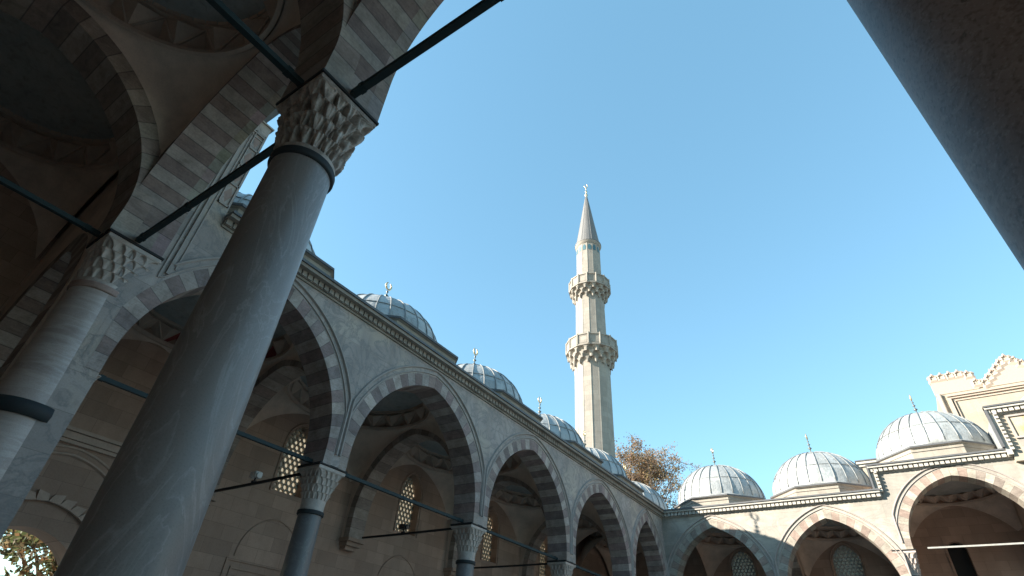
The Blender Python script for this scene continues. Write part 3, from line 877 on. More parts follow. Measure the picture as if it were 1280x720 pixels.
wallB = empty('far_back_wall', (15, WYB+.4, 0), 'brown stone wall with pale lattice windows and a dark doorway inside the far arcade', 'wall')
holes = []
winB = Arch(.72, 8.35, 1.2, .25)
wbx = [2.6, 8.45]
for x in wbx: holes.append(dict(uc=x, A=winB, zb=6.6))
doorB = Arch(.45, 9.0, .46, 0)
mb = MB(); holed_wall(mb, FB, -7.4, 40, 0, 10.46, WYB, WYB+.9, holes + [dict(uc=13.8, A=Arch(.42, 8.95, .43, 0), zb=3.)])
mb.box((11.3, WYB, 10.46), (28.8, WYB+.9, 11.6)); mb.box((16.9, WYB, 11.6), (23.1, WYB+.9, 13.6))
mb.build('wall', M['tan_wall'], wallB)
for x in wbx:
    FBr = lambda u, w, z: (u, w, z)
    g = lattice(FBr, x, winB, 6.6, WYB+.3, .22, 'window', wallB, M['grille_grey'], pw=-.04)
    mb = MB(); FBm = lambda u, w, z: (u, -w, z)
    moulding(mb, FBm, winB, x, .06, .13, -WYB+.001, .05, 9, 6.6, 99)
    mb.build('surround', M['tan_wall'], g)
mb = MB(); mb.box((13.3, WYB+.5, 3), (14.3, WYB+.56, 9.6)); dr = mb.build('door', M['door'], wallB)
mb = MB(); mb.box((13.28, WYB-.06, 3), (13.37, WYB, 9.5)); mb.box((14.23, WYB-.06, 3), (14.32, WYB, 9.5)); mb.build('door_frame', M['tan_wall'], wallB)
mb = MB()
FBm = lambda u, w, z: (u, -w, z)
for rr in (.42, .30, .12):
    mb.tube([(15.9 + rr*math.cos(2*PI*i/24), WYB-.03, 11.35 + rr*math.sin(2*PI*i/24)) for i in range(25)], .04, 6)
for i in range(8):
    a = 2*PI*i/8; mb.tube([(15.9+.1*math.cos(a), WYB-.03, 11.35+.1*math.sin(a)), (15.9+.42*math.cos(a), WYB-.03, 11.35+.42*math.sin(a))], .03, 6)
mb.face([(15.9 + .4*math.cos(2*PI*i/24), WYB-.005, 11.35 + .4*math.sin(2*PI*i/24)) for i in range(24)], 1)
mb.build('roundel', [M['band'], M['door']], wallB)

# ------------------------------------------------------------------ opposite arcade (outside the frame, sunlit)
arcC = empty('opposite_arcade', (40.5, 15, 0), 'pale sunlit stone arcade closing the far right side of the courtyard', 'arcade')
FC = lambda u, w, z: (40 - w, u, z)
mbw = MB()
for k in range(5):
    lo, hi = AY[k] + .4, (AY[k+1] if k < 4 else YB) - .4
    A = Arch((hi-lo)/2, ZS, ZA-ZS, .35); uc = (lo+hi)/2
    spandrel(mbw, FC, A, uc, AY[k], AY[k+1] if k < 4 else YB, 0., -.9, ZC-.1, lim=A.h+.2)
    mb = MB(); arch_ring(mb, A, uc, 0., -.9, FC, t=.39, n=12, lim=A.h+.2, seed=90+k); mb.build('voussoir_arch', M['vouss'], arcC)
    mbw.box((40.1, lo-.75, 0), (40.8, lo-.03, ZS))
mbw.box((47, 0, 0), (47.5, YB, ZC-.1))
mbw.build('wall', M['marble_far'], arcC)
mb = MB(); mb.box((39.7, 0, ZC-.1), (47.6, YB, ZC)); mb.build('roof', M['lead'], arcC)

# ------------------------------------------------------------------ roof domes
def finial_mesh(mb, cx, cy, z, s=1.):
    mb.lathe([(.10*s, 0), (.05*s, .10*s), (.035*s, .3*s), (.035*s, .38*s), (.13*s, .47*s), (.035*s, .56*s), (.03*s, .66*s), (.10*s, .73*s), (.03*s, .8*s), (.028*s, .9*s), (.07*s, .96*s), (.02*s, 1.02*s), (.02*s, 1.1*s)], (cx, cy, z), 10, mat=0)
    # open tulip crescent
    for sx in (-1, 1):
        pts = []; rad = []
        for i in range(9):
            a = -PI/2 + i/8*PI*.86
            pts.append((cx, cy + sx*.16*s*math.cos(a)*1.0, z + 1.30*s + .20*s*math.sin(a))); rad.append(.045*s*math.sin(PI*(i+2)/11) + .006)
        mb.tube(pts, rad, 6, mat=1)

def make_dome(cx, cy, zb, ze, r, rise, ox, oy, fx, fy, label, group, ribs=28, fs=1.0):
    """octagonal drum (half extents ox, oy; flat faces half widths fx, fy) from zb to ze, lead shell above"""
    root = empty('roof_dome', (cx, cy, zb), label, 'dome', group)
    def octo(g, z): return [(cx+a, cy+b_, z) for a, b_ in ((-fx, -oy-g), (fx, -oy-g), (ox+g, -fy), (ox+g, fy), (fx, oy+g), (-fx, oy+g), (-ox-g, fy), (-ox-g, -fy))]
    mb = MB()
    rows = [octo(0, zb), octo(0, ze-.30), octo(.04, ze-.30), octo(.04, ze-.24), octo(.0, ze-.22), octo(.0, ze-.12), octo(.10, ze-.08)]
    mb.grid(rows, True, 0, smooth=False)
    d = mb.build('drum', M['block_stone'], root)
    mb = MB()
    mb.grid([octo(.0, ze-.08), octo(.14, ze-.08), octo(.14, ze), octo(.10, ze+.01)], True, 0, smooth=False)
    mb.build('lead_edge', M['leadedge'], d)
    mb = MB()
    n = ribs*3; ro = (cx*1.7 + cy*2.3) % .2
    rows = []
    e = octo(.10, ze+.008)
    def octr(th):
        best = 1e9
        dx, dy = math.cos(th), math.sin(th)
        for i in range(8):
            x1, y1 = e[i][0]-cx, e[i][1]-cy; x2, y2 = e[(i+1) % 8][0]-cx, e[(i+1) % 8][1]-cy
            den = dx*(y2-y1) - dy*(x2-x1)
            if abs(den) < 1e-9: continue
            t = (x1*(y2-y1) - y1*(x2-x1))/den
            if t > 0:
                px, py = dx*t, dy*t
                if min(x1, x2)-1e-4 <= px <= max(x1, x2)+1e-4 and min(y1, y2)-1e-4 <= py <= max(y1, y2)+1e-4: best = min(best, t)
        return best
    rows.append([(cx + octr(2*PI*k/n+ro)*math.cos(2*PI*k/n+ro), cy + octr(2*PI*k/n+ro)*math.sin(2*PI*k/n+ro), ze+.008) for k in range(n)])
    H = rise
    NR = 14
    prof = []
    for i in range(NR+1):
        a = PI/2*i/NR
        rr = r*math.cos(a)**1.0 if i < NR else .02
        prof.append((max(rr, .02), .10 + (H-.1)*math.sin(a)))
    prof[0] = (r, .10)
    def rib(k, i): return 0.0
    for rr, z in prof:
        rw = []
        for k in range(n):
            a = 2*PI*k/n + ro; dn = 1 + .012*noise.noise(Vector((math.cos(a)*3 + cx, math.sin(a)*3 + cy, z*2.2))) - (.006 if k % 3 else 0)
            rw.append((cx + rr*dn*math.cos(a), cy + rr*dn*math.sin(a), ze + z + .02*noise.noise(Vector((math.cos(a)*4, math.sin(a)*4 + cy, z*3)))))
        rows.append(rw)
    mb.grid(rows, True)
    # colour variation of the sheets
    rnd = random.Random(int(cx*7+cy*13))
    tone = {}
    idx = 0
    for i in range(len(rows)-1):
        for j in range(n):
            key = (j//3, 0 if i < 4 else 1 if i < 9 else 2)
            if key not in tone: tone[key] = rnd.uniform(.78, 1.1)
            t = tone[key]; mb.c[idx] = (t, t, t*1.0); idx += 1
    # standing seams
    for k in range(ribs):
        th = 2*PI*(k)/ribs + ro + rnd.uniform(-.012, .012)
        pts = [(cx + (rr+.012)*math.cos(th), cy + (rr+.012)*math.sin(th), ze + z + .012) for rr, z in prof[:-1]]
        mb.tube([pts[0]] + pts, .026, 5, col=(.6, .6, .6))
    for zi in (4, 9):
        rr, z = prof[zi]
        mb.tube([(cx + (rr+.006)*math.cos(2*PI*k/48), cy + (rr+.006)*math.sin(2*PI*k/48), ze+z+.004) for k in range(49)], .018, 5, col=(.7, .7, .7))
    mb.build('lead_shell', M['lead'], root, merge=False)
    mb = MB(); finial_mesh(mb, cx, cy, ze + H - .03, fs*.9)
    mb.build('finial', [M['brassdark'], M['gold']], root)
    return root

GA = 'lead domes along the side arcade roof'; GB = 'lead domes along the far arcade roof'
DX = -3.72
labA = ['grey lead dome mostly hidden behind the top of the huge grey column', 'grey blue lead dome with bright finial, nearest of those clear of the huge column',
        'lead dome with finial between the nearest clear side dome and the minaret foot', 'smaller lead dome just left of the minaret, behind the sloping cornice',
        'lead dome directly below the minaret on the side arcade roof']
for k in range(5):
    A, uc = archesA[k]
    make_dome(DX, uc, ZC-.05, 11.66, 2.62, 2.4, 3.0, 2.85, 1.5, 1.6, labA[k], GA)
make_dome(DX, YB+3.9, ZC-.05, 11.5, 2.7, 2.3, 2.62, 2.62, 1.1, 1.1, 'lead dome at the corner of the two arcades, below the autumn tree', GA)
labB = ['pale lead dome with finial, leftmost on the far arcade, its drum partly in shadow', 'pale lead dome in the middle of the far arcade, beside the highest one']
YD = YB + 3.8
for k in range(2):
    make_dome(2.65 + k*5.8, YD, ZC-.05, 11.55, 2.62, 2.48, 2.56, 2.5, 1.06, 1.04, labB[k], GB, 26)
make_dome(14.35, YD, ZR-.05, 12.9, 2.68, 2.5, 2.62, 2.5, 1.1, 1.04, 'pale lead dome standing highest on the far arcade, just below the portal block', GB, 26)
make_dome(25.7, YD, ZR-.05, 12.9, 2.68, 2.5, 2.62, 2.5, 1.1, 1.04, 'pale lead dome on the raised bay beyond the centre of the far arcade', GB, 26)
make_dome(31.45, YD, ZC-.05, 11.55, 2.62, 2.48, 2.56, 2.5, 1.06, 1.04, 'pale lead dome on the low roof farthest right of the far arcade', GB, 26)

# ------------------------------------------------------------------ portal block behind the far arcade
por = empty('portal_block', (20, WYB+2, 0), 'tall sunlit stone gate block with carved palmette cresting and gable at the right edge', 'gatehouse')
PY = WYB + .95; PX0, PX1 = 15.95, 24.05
mb = MB(); mb.box((PX0, PY, 0), (PX1, PY+3.2, 17.9)); mb.build('wall', M['portal_stone'], por)
mb = MB()
for (o, z0, z1) in ((.06, 17.35, 17.5), (.16, 17.5, 17.62), (.24, 17.62, 17.72)):
    mb.box((PX0+.45, PY-o, z0), (PX1-.45, PY, z1))
for s, X in ((1, PX0), (-1, PX1)):
    mb.box((min(X+s*.45, X+s*.62), PY-.2, 0), (max(X+s*.45, X+s*.62), PY, 17.5))
    mb.box((min(X+s*.7, X+s*.78), PY-.1, 0), (max(X+s*.7, X+s*.78), PY, 17.35))
    mb.box((min(X-s*.12, X+s*.2), PY-.14, 0), (max(X-s*.12, X+s*.2), PY, 15.9))
    mb.tube([(X, PY-.1, 15.2), (X-s*.12, PY-.1, 15.7), (X-s*.05, PY-.1, 16.15), (X+s*.12, PY-.1, 16.5)], [.12, .2, .16, .08], 10)
    mb.tube([(X+s*.12, PY-.1, 15.0), (X+s*.12, PY-.1, 17.9)], .12, 10)
mb.build('frame_moulding', M['portal_trim'], por)
mb = MB()
def crest_piece(x, z, s, ang=0.):
    pts = []
    for i in range(15):
        t = i/14
        a = -PI*.15 + t*PI*1.3
        w = .5*(1 - .25*math.sin(3*a)**2)
        pts.append((w*math.cos(a), .15 + .62*(1 if .4 < t < .6 else .85)*max(0, math.sin(a))))
    pts = [(-.44, 0), (-.52, .25), (-.42, .45), (-.54, .66), (-.40, .84), (-.20, .86), (-.10, 1.02), (0, 1.12), (.10, 1.02), (.20, .86), (.40, .84), (.54, .66), (.42, .45), (.52, .25), (.44, 0)]
    ca, sa = math.cos(ang), math.sin(ang)
    P = [(x + (a*ca - b_*sa)*s, z + (a*sa + b_*ca)*s) for a, b_ in pts]
    cxx = sum(p[0] for p in P)/len(P); czz = sum(p[1] for p in P)/len(P)
    f = [(p[0], PY-.02, p[1]) for p in P]; bk = [(p[0], PY+.22, p[1]) for p in P]
    inn = [(cxx + (p[0]-cxx)*.55, PY-.10, czz + (p[1]-czz)*.55) for p in P]; inn2 = [(cxx + (p[0]-cxx)*.3, PY-.01, czz + (p[1]-czz)*.3) for p in P]
    for i in range(len(P)):
        j = (i+1) % len(P)
        mb.face([f[i], f[j], inn[j], inn[i]]); mb.face([inn[i], inn[j], inn2[j], inn2[i]]); mb.face([f[i], bk[i], bk[j], f[j]])
    mb.face(inn2); mb.face(bk)
mb.box((PX0-.02, PY-.03, 17.9), (18.15, PY+.3, 18.8)); mb.box((21.85, PY-.03, 17.9), (PX1+.02, PY+.3, 18.8))
for s in (1, -1):
    for i in range(5): crest_piece(20 - s*(3.82 - i*.44), 18.7 - (.15 if i == 4 else 0), .60)
    crest_piece(20 - s*1.85, 17.95, .62)
# gable
gx, gz = 1.42, 17.9
P = [(20-gx, gz), (20+gx, gz), (20, 19.25)]
mb.face([(p[0], PY-.03, p[1]) for p in P]); mb.face([(p[0], PY+.3, p[1]) for p in P])
mb.face([(P[0][0], PY-.03, P[0][1]), (P[2][0], PY-.03, P[2][1]), (P[2][0], PY+.3, P[2][1]), (P[0][0], PY+.3, P[0][1])]); mb.face([(P[1][0], PY-.03, P[1][1]), (P[2][0], PY-.03, P[2][1]), (P[2][0], PY+.3, P[2][1]), (P[1][0], PY+.3, P[1][1])])
for s in (1, -1):
    for i in range(5):
        t = (i+.3)/5; crest_piece(20 - s*gx*(1-t), gz + 1.35*t - .1, .58, s*.35)
crest_piece(20, 19.15, .62)
mb.build('cresting', M['portal_trim'], por)
mb = MB(); mb.box((17.1, PY-1.9, 13.6), (22.9, PY+.01, 14.3)); mb.build('roof_slab', M['portal_stone'], por)
# sloping lead roof of the centre bay (white sunlit slope at the right edge) and its spike
mb = MB()
mb.lathe([(3.0, 0), (2.9, .7), (2.45, 1.5), (1.6, 2.15), (.6, 2.5), (.02, 2.55)], (20.9, YD-.3, ZM-.3), 48)
tag(mb.build('roof_dome', M['lead']), 'largest pale lead dome at the right edge, rising behind the projecting centre bay cornice', 'dome', GB)
# small raised parapet box between two far domes
pb = MB(); pb.box((10.75, WYB+.95, 10.5), (15.6, WYB+2.2, 14.25)); 
o1 = empty('parapet_block', (13, WYB+1.5, 10.5), 'low stone parapet block with projecting cornice between two far domes', 'parapet')
pb.build('wall', M['portal_stone'], o1)
pb = MB(); pb.box((10.5, WYB+.75, 14.25), (15.8, WYB+2.4, 14.4)); pb.box((10.6, WYB+.85, 14.1), (15.7, WYB+2.3, 14.25)); pb.box((10.45, WYB+.7, 14.4), (15.85, WYB+2.45, 14.47), 1)
pb.build('cornice', [M['cornice'], M['leadedge']], o1)

# ------------------------------------------------------------------ minaret
DM = 46.8; az = R(-25.88)
mx_, my_ = 11.561 + DM*math.sin(az), -2.284 + DM*math.cos(az)
mina = empty('minaret', (mx_, my_, 0), 'tall cream stone minaret with two carved balconies and a pointed lead cap', 'minaret')
NS = 14
def shaft(r0, r1, z0, z1):
    mb = MB(); rows = []
    n = NS
    for i in range(13):
        t = i/12; r = r0 + (r1-r0)*t; z = z0 + (z1-z0)*t
        rw = []
        for k in range(n):
            for s_, q in ((0, 1.0), (.06, 1.012), (.12, .992)):
                a = 2*PI*(k + s_)/n + .12; rw.append((mx_ + r*q*math.cos(a), my_ + r*q*math.sin(a), z))
        rows.append(rw)
    mb.grid(rows, True, smooth=False); mb.face(rows[-1])
    return mb
shaft(1.80, 1.72, 0, 27.3).build('lower_shaft', M['minaret_stone'], mina)
shaft(1.56, 1.50, 28.5, 35.3).build('middle_shaft', M['minaret_stone'], mina)
shaft(1.37, 1.32, 36.3, 42.9).build('upper_shaft', M['minaret_stone'], mina)
def balcony(z0, z1, z2, ra, rb):
    root_mb = MB()
    nth = NS*16; rows = []; tiers = 3; nz = 24
    for i in range(nz+1):
        t = i/nz; tt = t*tiers; ti = min(int(tt), tiers-1); v = tt-ti
        base = ra + (rb-ra)*(.12 + .88*(ti + min(1, .35+v*.7))/tiers)
        rw = []
        for k in range(nth):
            th = 2*PI*k/nth
            ph = (th/(2*PI)*NS*1 + (.5 if ti % 2 else 0)) % 1; u = (ph-.5)*2
            ins = max(0, math.sqrt(max(0, 1-(v/.95)**2)) - abs(u)*1.15)
            rad = base - .26*min(1, ins*2.5)
            if abs(u) > .75 and v < .5: rad += .05
            rw.append((mx_ + rad*math.cos(th), my_ + rad*math.sin(th), z0 + (z1-z0)*t - (.18 if abs(u) > .8 and v < .2 else 0)))
        rows.append(rw)
    root_mb.grid(rows, True, smooth=False)
    b_ = root_mb.build('balcony', M['minaret_stone'], mina)
    mb = MB()
    n = NS; rb2 = rb + .06
    rows = [[(mx_ + r*math.cos(2*PI*k/n+.12), my_ + r*math.sin(2*PI*k/n+.12), z) for k in range(n)] for r, z in
            ((rb2-.25, z1-.1), (rb2+.04, z1-.1), (rb2+.04, z1+.06), (rb2-.03, z1+.08), (rb2-.03, z2-.14), (rb2+.05, z2-.12), (rb2+.05, z2), (rb2-.2, z2), (rb2-.2, z1))]
    mb.grid(rows, True, smooth=False)
    mb.face([(mx_ + (rb2-.1)*math.cos(2*PI*k/n), my_ + (rb2-.1)*math.sin(2*PI*k/n), z1) for k in range(n)])
    for k in range(n):
        a = 2*PI*k/n + .12
        c = Vector((mx_ + (rb2-.02)*math.cos(a), my_ + (rb2-.02)*math.sin(a), 0))
        mb.tube([(c.x, c.y, z1), (c.x, c.y, z2+.06)], .11, 6, smooth=False)
        # framed panel
        a2 = a + 2*PI/n
        p = Vector((math.cos(a), math.sin(a), 0))*(rb2-.01); q = Vector((math.cos(a2), math.sin(a2), 0))*(rb2-.01)
        for t0, t1, za, zb in ((.14, .2, z1+.2, z2-.25), (.8, .86, z1+.2, z2-.25), (.14, .86, z1+.16, z1+.22), (.14, .86, z2-.28, z2-.22)):
            A_ = p.lerp(q, t0); B_ = p.lerp(q, t1)
            mb.face([(mx_+A_.x, my_+A_.y, za), (mx_+B_.x, my_+B_.y, za), (mx_+B_.x, my_+B_.y, zb), (mx_+A_.x, my_+A_.y, zb)])
    mb.build('parapet', M['minaret_stone'], b_, merge=False)
balcony(27.0, 28.55, 29.75, 1.72, 2.5)
balcony(35.0, 36.35, 37.5, 1.48, 2.15)
mb = MB()
for k in range(NS):
    a = 2*PI*(k+.5)/NS + .12
    t = Vector((-math.sin(a), math.cos(a), 0)); c = Vector((mx_ + 1.325*math.cos(a), my_ + 1.325*math.sin(a), 0))
    P = [(c + t*u)[:2] + (z,) for u, z in ((-.17, 41.6), (.17, 41.6), (.17, 42.1), (.1, 42.32), (0, 42.42), (-.1, 42.32), (-.17, 42.1))]
    mb.face(P)
mb.build('tile_band', M['tile'], mina, merge=False)
mb = MB()
mb.lathe([(1.32, 42.6), (1.45, 42.75), (1.50, 42.95)], (mx_, my_, 0), NS*2); mb.build('spire_cornice', M['minaret_stone'], mina)
mb = MB()
mb.lathe([(1.52, 42.95), (1.52, 43.1), (1.36, 43.2), (1.02, 45.4), (.72, 47.4), (.40, 49.6), (.10, 51.5)], (mx_, my_, 0), NS*2, smooth=False, rot=.12)
for k in range(0, NS, 2):
    a = 2*PI*k/NS + .12
    mb.tube([(mx_ + r*math.cos(a), my_ + r*math.sin(a), z) for r, z in ((1.36, 43.2), (1.02, 45.4), (.72, 47.4), (.40, 49.6), (.10, 51.5))], .03, 5)
M['spire'] = plain('weathered spire lead', (.16, .152, .148), .7, .4, 1.5, c2=(.105, .10, .098))
mb.build('spire', M['spire'], mina, merge=False)
mb = MB()
mb.lathe([(.10, 0), (.12, .1), (.22, .35), (.08, .6), (.06, .8), (.16, 1.0), (.05, 1.2), (.04, 1.4), (.1, 1.55), (.03, 1.7), (.03, 1.9)], (mx_, my_, 51.4), 12, mat=0)
for sx in (-1, 1):
    mb.tube([(mx_ + sx*.2*math.cos(a)*.9, my_ + sx*.2*math.cos(a)*.45, 53.45 + .28*math.sin(a)) for a in [-PI/2 + i/8*PI*.85 for i in range(9)]], .045, 6, mat=0)
mb.build('finial', M['gold'], mina)

# ------------------------------------------------------------------ high portico in which the viewer stands
por2 = empty('mosque_portico', (10, -3.5, 0), 'dark vaulted high portico overhead with striped pointed arches, at the upper left', 'portico')
PP = ([(.31, .255, .225), (.34, .275, .245), (.29, .245, .215)], [(.215, .145, .122), (.20, .14, .125), (.235, .16, .135), (.21, .155, .135)])
HT = .533
pz = ZP + .022
for k in range(4):
    x0, x1 = PX[k] + HT, PX[k+1] - HT
    uc = (x0+x1)/2; h = (x1-x0)/2
    A = Arch(h, pz, 12.86-pz, 1.0)
    mb = MB()
    arch_ring(mb, A, uc, .53, -.53, FB, t=.55, n=15, lim=(x1-x0)/2+HT-.02, seed=40+k, pal=PP, joint=.012, split=.22)
    mb.build('voussoir_arch', M['vouss'], por2)
    mb = MB(); spandrel(mb, FB, A, uc, PX[k], PX[k+1], .528, -.528, 14.0, t=.55, caps=(False, False))
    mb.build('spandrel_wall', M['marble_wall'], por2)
# arch over the bay left of the banded column: portico bay continues to the side
PXL = WX - .1
yc = (FY + .5 + -HT)/2; hy = (-HT - (FY+.5))/2
AYp = Arch(hy, pz, 12.6-pz, .55)
for k in range(5):
    X = PX[k]
    F2 = lambda u, w, z, x=X: (x + w, u, z)
    mb = MB()
    arch_ring(mb, AYp, yc, HT, -HT, F2, t=.42, n=13, lim=hy+.5, seed=50+k, pal=([(.36, .29, .245), (.33, .275, .23)], [(.27, .20, .17), (.28, .21, .18)]), joint=.012)
    spandrel(mb, F2, AYp, yc, FY, -HT, HT-.002, -HT+.002, 14.0, t=.42, mat=1, caps=(True, False))
    mb.build('transverse_arch', [M['vouss'], M['plaster']], por2)
bays = [(PXL, PX[0]-HT)] + [(PX[k]+HT, PX[k+1]-HT) for k in range(4)]
for k, (x0, x1) in enumerate(bays):
    mb, mbb = MB(), MB()
    uc = (x0+x1)/2; h = (x1-x0)/2
    Ax = Arch(h, pz, 12.86-pz, 1.0)
    vault(mb, mbb, uc, yc, h, hy, Ax, AYp, 13.05, .85, rr=None, dome_h=2.2, nb=18, tx_=.12, ty_=.34)
    v = mb.build('vault', M['plaster'], por2); mbb.build('folded_band', M['band'], v)
# inner end wall between portico and side aisle (y=0), ablaq arch
AE = Arch(2.05, 6.1, 3.5, .6)
xe = -3.55
mb = MB()
arch_ring(mb, AE, xe, -.42, .42, FB, t=.55, n=12, seed=70, zlow=.2, pal=([(.38, .32, .275), (.36, .30, .26)], [(.26, .19, .16), (.25, .19, .165)]), joint=.012)
mb.build('striped_arch', M['vouss'], por2)
mb = MB()
spandrel(mb, FB, AE, xe, PXL, -.9, -.418, .418, 14.0, t=.55)
mb.box((PXL, -.417, 0), (xe-2.6, .417, 6.15)); mb.box((xe+2.6, -.417, 0), (-.92, .417, 6.15))
mb.build('end_wall', M['plaster'], por2)
# portico left end wall and roof
mb = MB(); mb.box((PXL-.9, FY+.001, 0), (PXL, .4, 14.0)); mb.build('side_wall', M['tan_wall'], por2)
mb = MB(); mb.box((PXL-.9, FY-.8, 14.0), (26.5, .9, 14.12)); mb.box((PXL-.9, FY-.8, 14.12), (26.5, 1.1, 14.2))
for k, (x0, x1) in enumerate(bays):
    c = (x0+x1)/2
    mb.lathe([(3.1, 14.2), (3.1, 15.2), (2.95, 15.3), (2.7, 16.2), (2.1, 17.1), (1.2, 17.7), (.02, 17.95)], (c, yc, 0), 48)
mb.build('roof', M['lead'], por2)
# return pier above the side arcade (courtyard side) with frame mouldings
mb = MB()
mb.box((-.9, .53, ZC-.1), (0.0, 1.28, 13.95)); mb.box((-.92, .53, 13.95), (.05, 1.34, 14.0))
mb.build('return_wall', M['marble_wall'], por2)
mb = MB()
for (ya, yb_, pr) in ((.66, .70, .03), (.76, .83, .05), (.89, .92, .025)):
    A0, uc0 = archesA[0]
    mb.box((0., ya, A0.z(uc0-ya, .52)), (pr, yb_, 13.6))
    mb.box((0., ya, 13.6-(ya-.6)), (pr, 1.22, 13.64-(ya-.6)))
for z in (10.75, 11.45, 12.15, 12.85, 13.5):
    mb.box((0, .96, z), (.04, 1.24, z+.05))
mb.box((0, .96, 10.75), (.04, .985, 13.55)); mb.box((0, 1.215, 10.75), (.04, 1.24, 13.55))
mb.build('frame_moulding', M['mould'], por2)
mb = MB()
for z in (10.82, 11.52, 12.22, 12.92): 
    mb.face([(.006, 1.10, z+.04), (.006, 1.2, z+.3), (.006, 1.10, z+.56), (.006, 1.0, z+.3)])
mb.build('red_inlay', M['ringstone'], por2)
# mosque facade behind the viewer, plus unseen block added to shade the gate
mb = MB(); mb.box((PXL-.9, FY-1.6, 0), (40, FY, 14.0)); mb.box((-25, FY-12, 0), (PXL-.91, FY-1.61, 14.0)); mb.box((4, FY-12, 14.0), (36, FY-1.6, 24))
tag(mb.build('mosque_facade', M['tan_wall']), 'high stone front wall of the mosque behind the portico', 'wall')

# ------------------------------------------------------------------ iron tie rods
def rod(p, q, label, mat, s=.048, group=None, name='tie_rod'):
    mb = MB()
    a_, b_ = Vector(p), Vector(q); L_ = (b_-a_).length; rr = random.Random(int(L_*100))
    sag = [a_.lerp(b_, i/10) - Vector((0, 0, .012*L_/6*math.sin(PI*i/10))) for i in range(11)]
    mb.tube(sag, s*1.25, 4, smooth=False)
    if s > .045:
        for t in (.045, rr.uniform(.35, .6), .955):
            c_ = a_.lerp(b_, t) - Vector((0, 0, .012*L_/6*math.sin(PI*t))); d_ = (b_-a_).normalized()
            mb.tube([c_ - d_*.05, c_ + d_*.05], s*1.5, 4, smooth=False)
    p_, q_ = Vector(p), Vector(q)
    o = mb.build(name, mat, bevel=0)
    c = (p_+q_)/2
    o.data.transform(Matrix.Translation(-c)); o.location = c
    return tag(o, label, 'tie rod', group)
zr_ = ZS + .09
GR = 'green tie rods across the side arches'
labR = ['dark green iron tie rod across the nearest side arch, passing behind the huge grey column', 'dark green tie rod across the second side arch, right of the small column capital',
        'green tie rod across the third side arch', 'green tie rod across the fourth side arch', 'green tie rod across the fifth side arch beside the corner']
for k in range(5):
    A, uc = archesA[k]
    rod((-.45, uc-A.h-.05, zr_), (-.45, uc+A.h+.05, zr_), labR[k], M['iron_green'], group=GR)
GI = 'black tie rods running back to the side wall'
labI = ['thin black rod from the first small column back towards the brown wall', 'thin black rod from the second small column back across the lattice window', 'thin black rod from the third small column at the bottom edge', 'thin black rod from the fourth small column into the shaded aisle']
for k in range(1, 5):
    rod((-.8, AY[k], ZS+.0), (-5.62, AY[k], ZS+.0), labI[k-1], M['iron'], .036, GI)
GP = 'thick iron rods between the high portico columns'
for k, lab in ((0, 'thick dark iron rod slanting from the banded column up behind the huge grey column'), (1, 'thick dark iron rod slanting up against the sky from the huge grey column capital'), (2, 'thick dark iron rod overhead beyond the brown granite column')):
    rod((PX[k]+HT-.05, 0, ZP+.10), (PX[k+1]-HT+.05, 0, ZP+.10), lab, M['iron_green'], .06, GP)
GQ = 'thick iron rods running back under the portico vault'
for k, lab in ((0, 'dark iron rod at the left edge running back from the banded column capital'), (1, 'dark iron rod at the top running back from the huge grey column capital'), (2, 'dark iron rod overhead running back from the brown granite column')):
    rod((PX[k], -HT+.05, ZP+.08), (PX[k], FY, ZP+.08), lab, M['iron_green'], .055, GQ)
rod((BX[2]+.95, YB+.3, 7.93), (BX[3]-.4, YB+.3, 7.93), 'pale painted tie rod across the raised sunlit far arch', M['iron_sunlit'], .038)

# ------------------------------------------------------------------ floodlights on the rods
def lamp(p, label, m1, flip=1):
    root = empty('floodlight', p, label, 'floodlight', 'small floodlights clamped on the rods')
    x, y, z = p
    mb = MB(); mb.box((x-.16, y-.11, z+.10), (x+.13, y+.11, z+.27)); mb.tube([(x+.0, y, z+.18), (x+.22, y-.02, z+.15)], [.07, .09], 10); mb.build('casing', m1, root, bevel=.02)
    mb = MB(); mb.tube([(x, y, z), (x, y, z+.12)], .022, 6); mb.box((x-.05, y-.06, z-.05), (x+.05, y+.06, z+.02)); mb.build('bracket', M['iron'], root)
lamp((-3.45, AY[1], ZS+.05), 'small white floodlight clamped on the black rod beside the first lattice window', M['white_plastic'])
lamp((-3.5, AY[2], ZS+.05), 'small black floodlight on the rod in front of the second lattice window', M['black_plastic'])

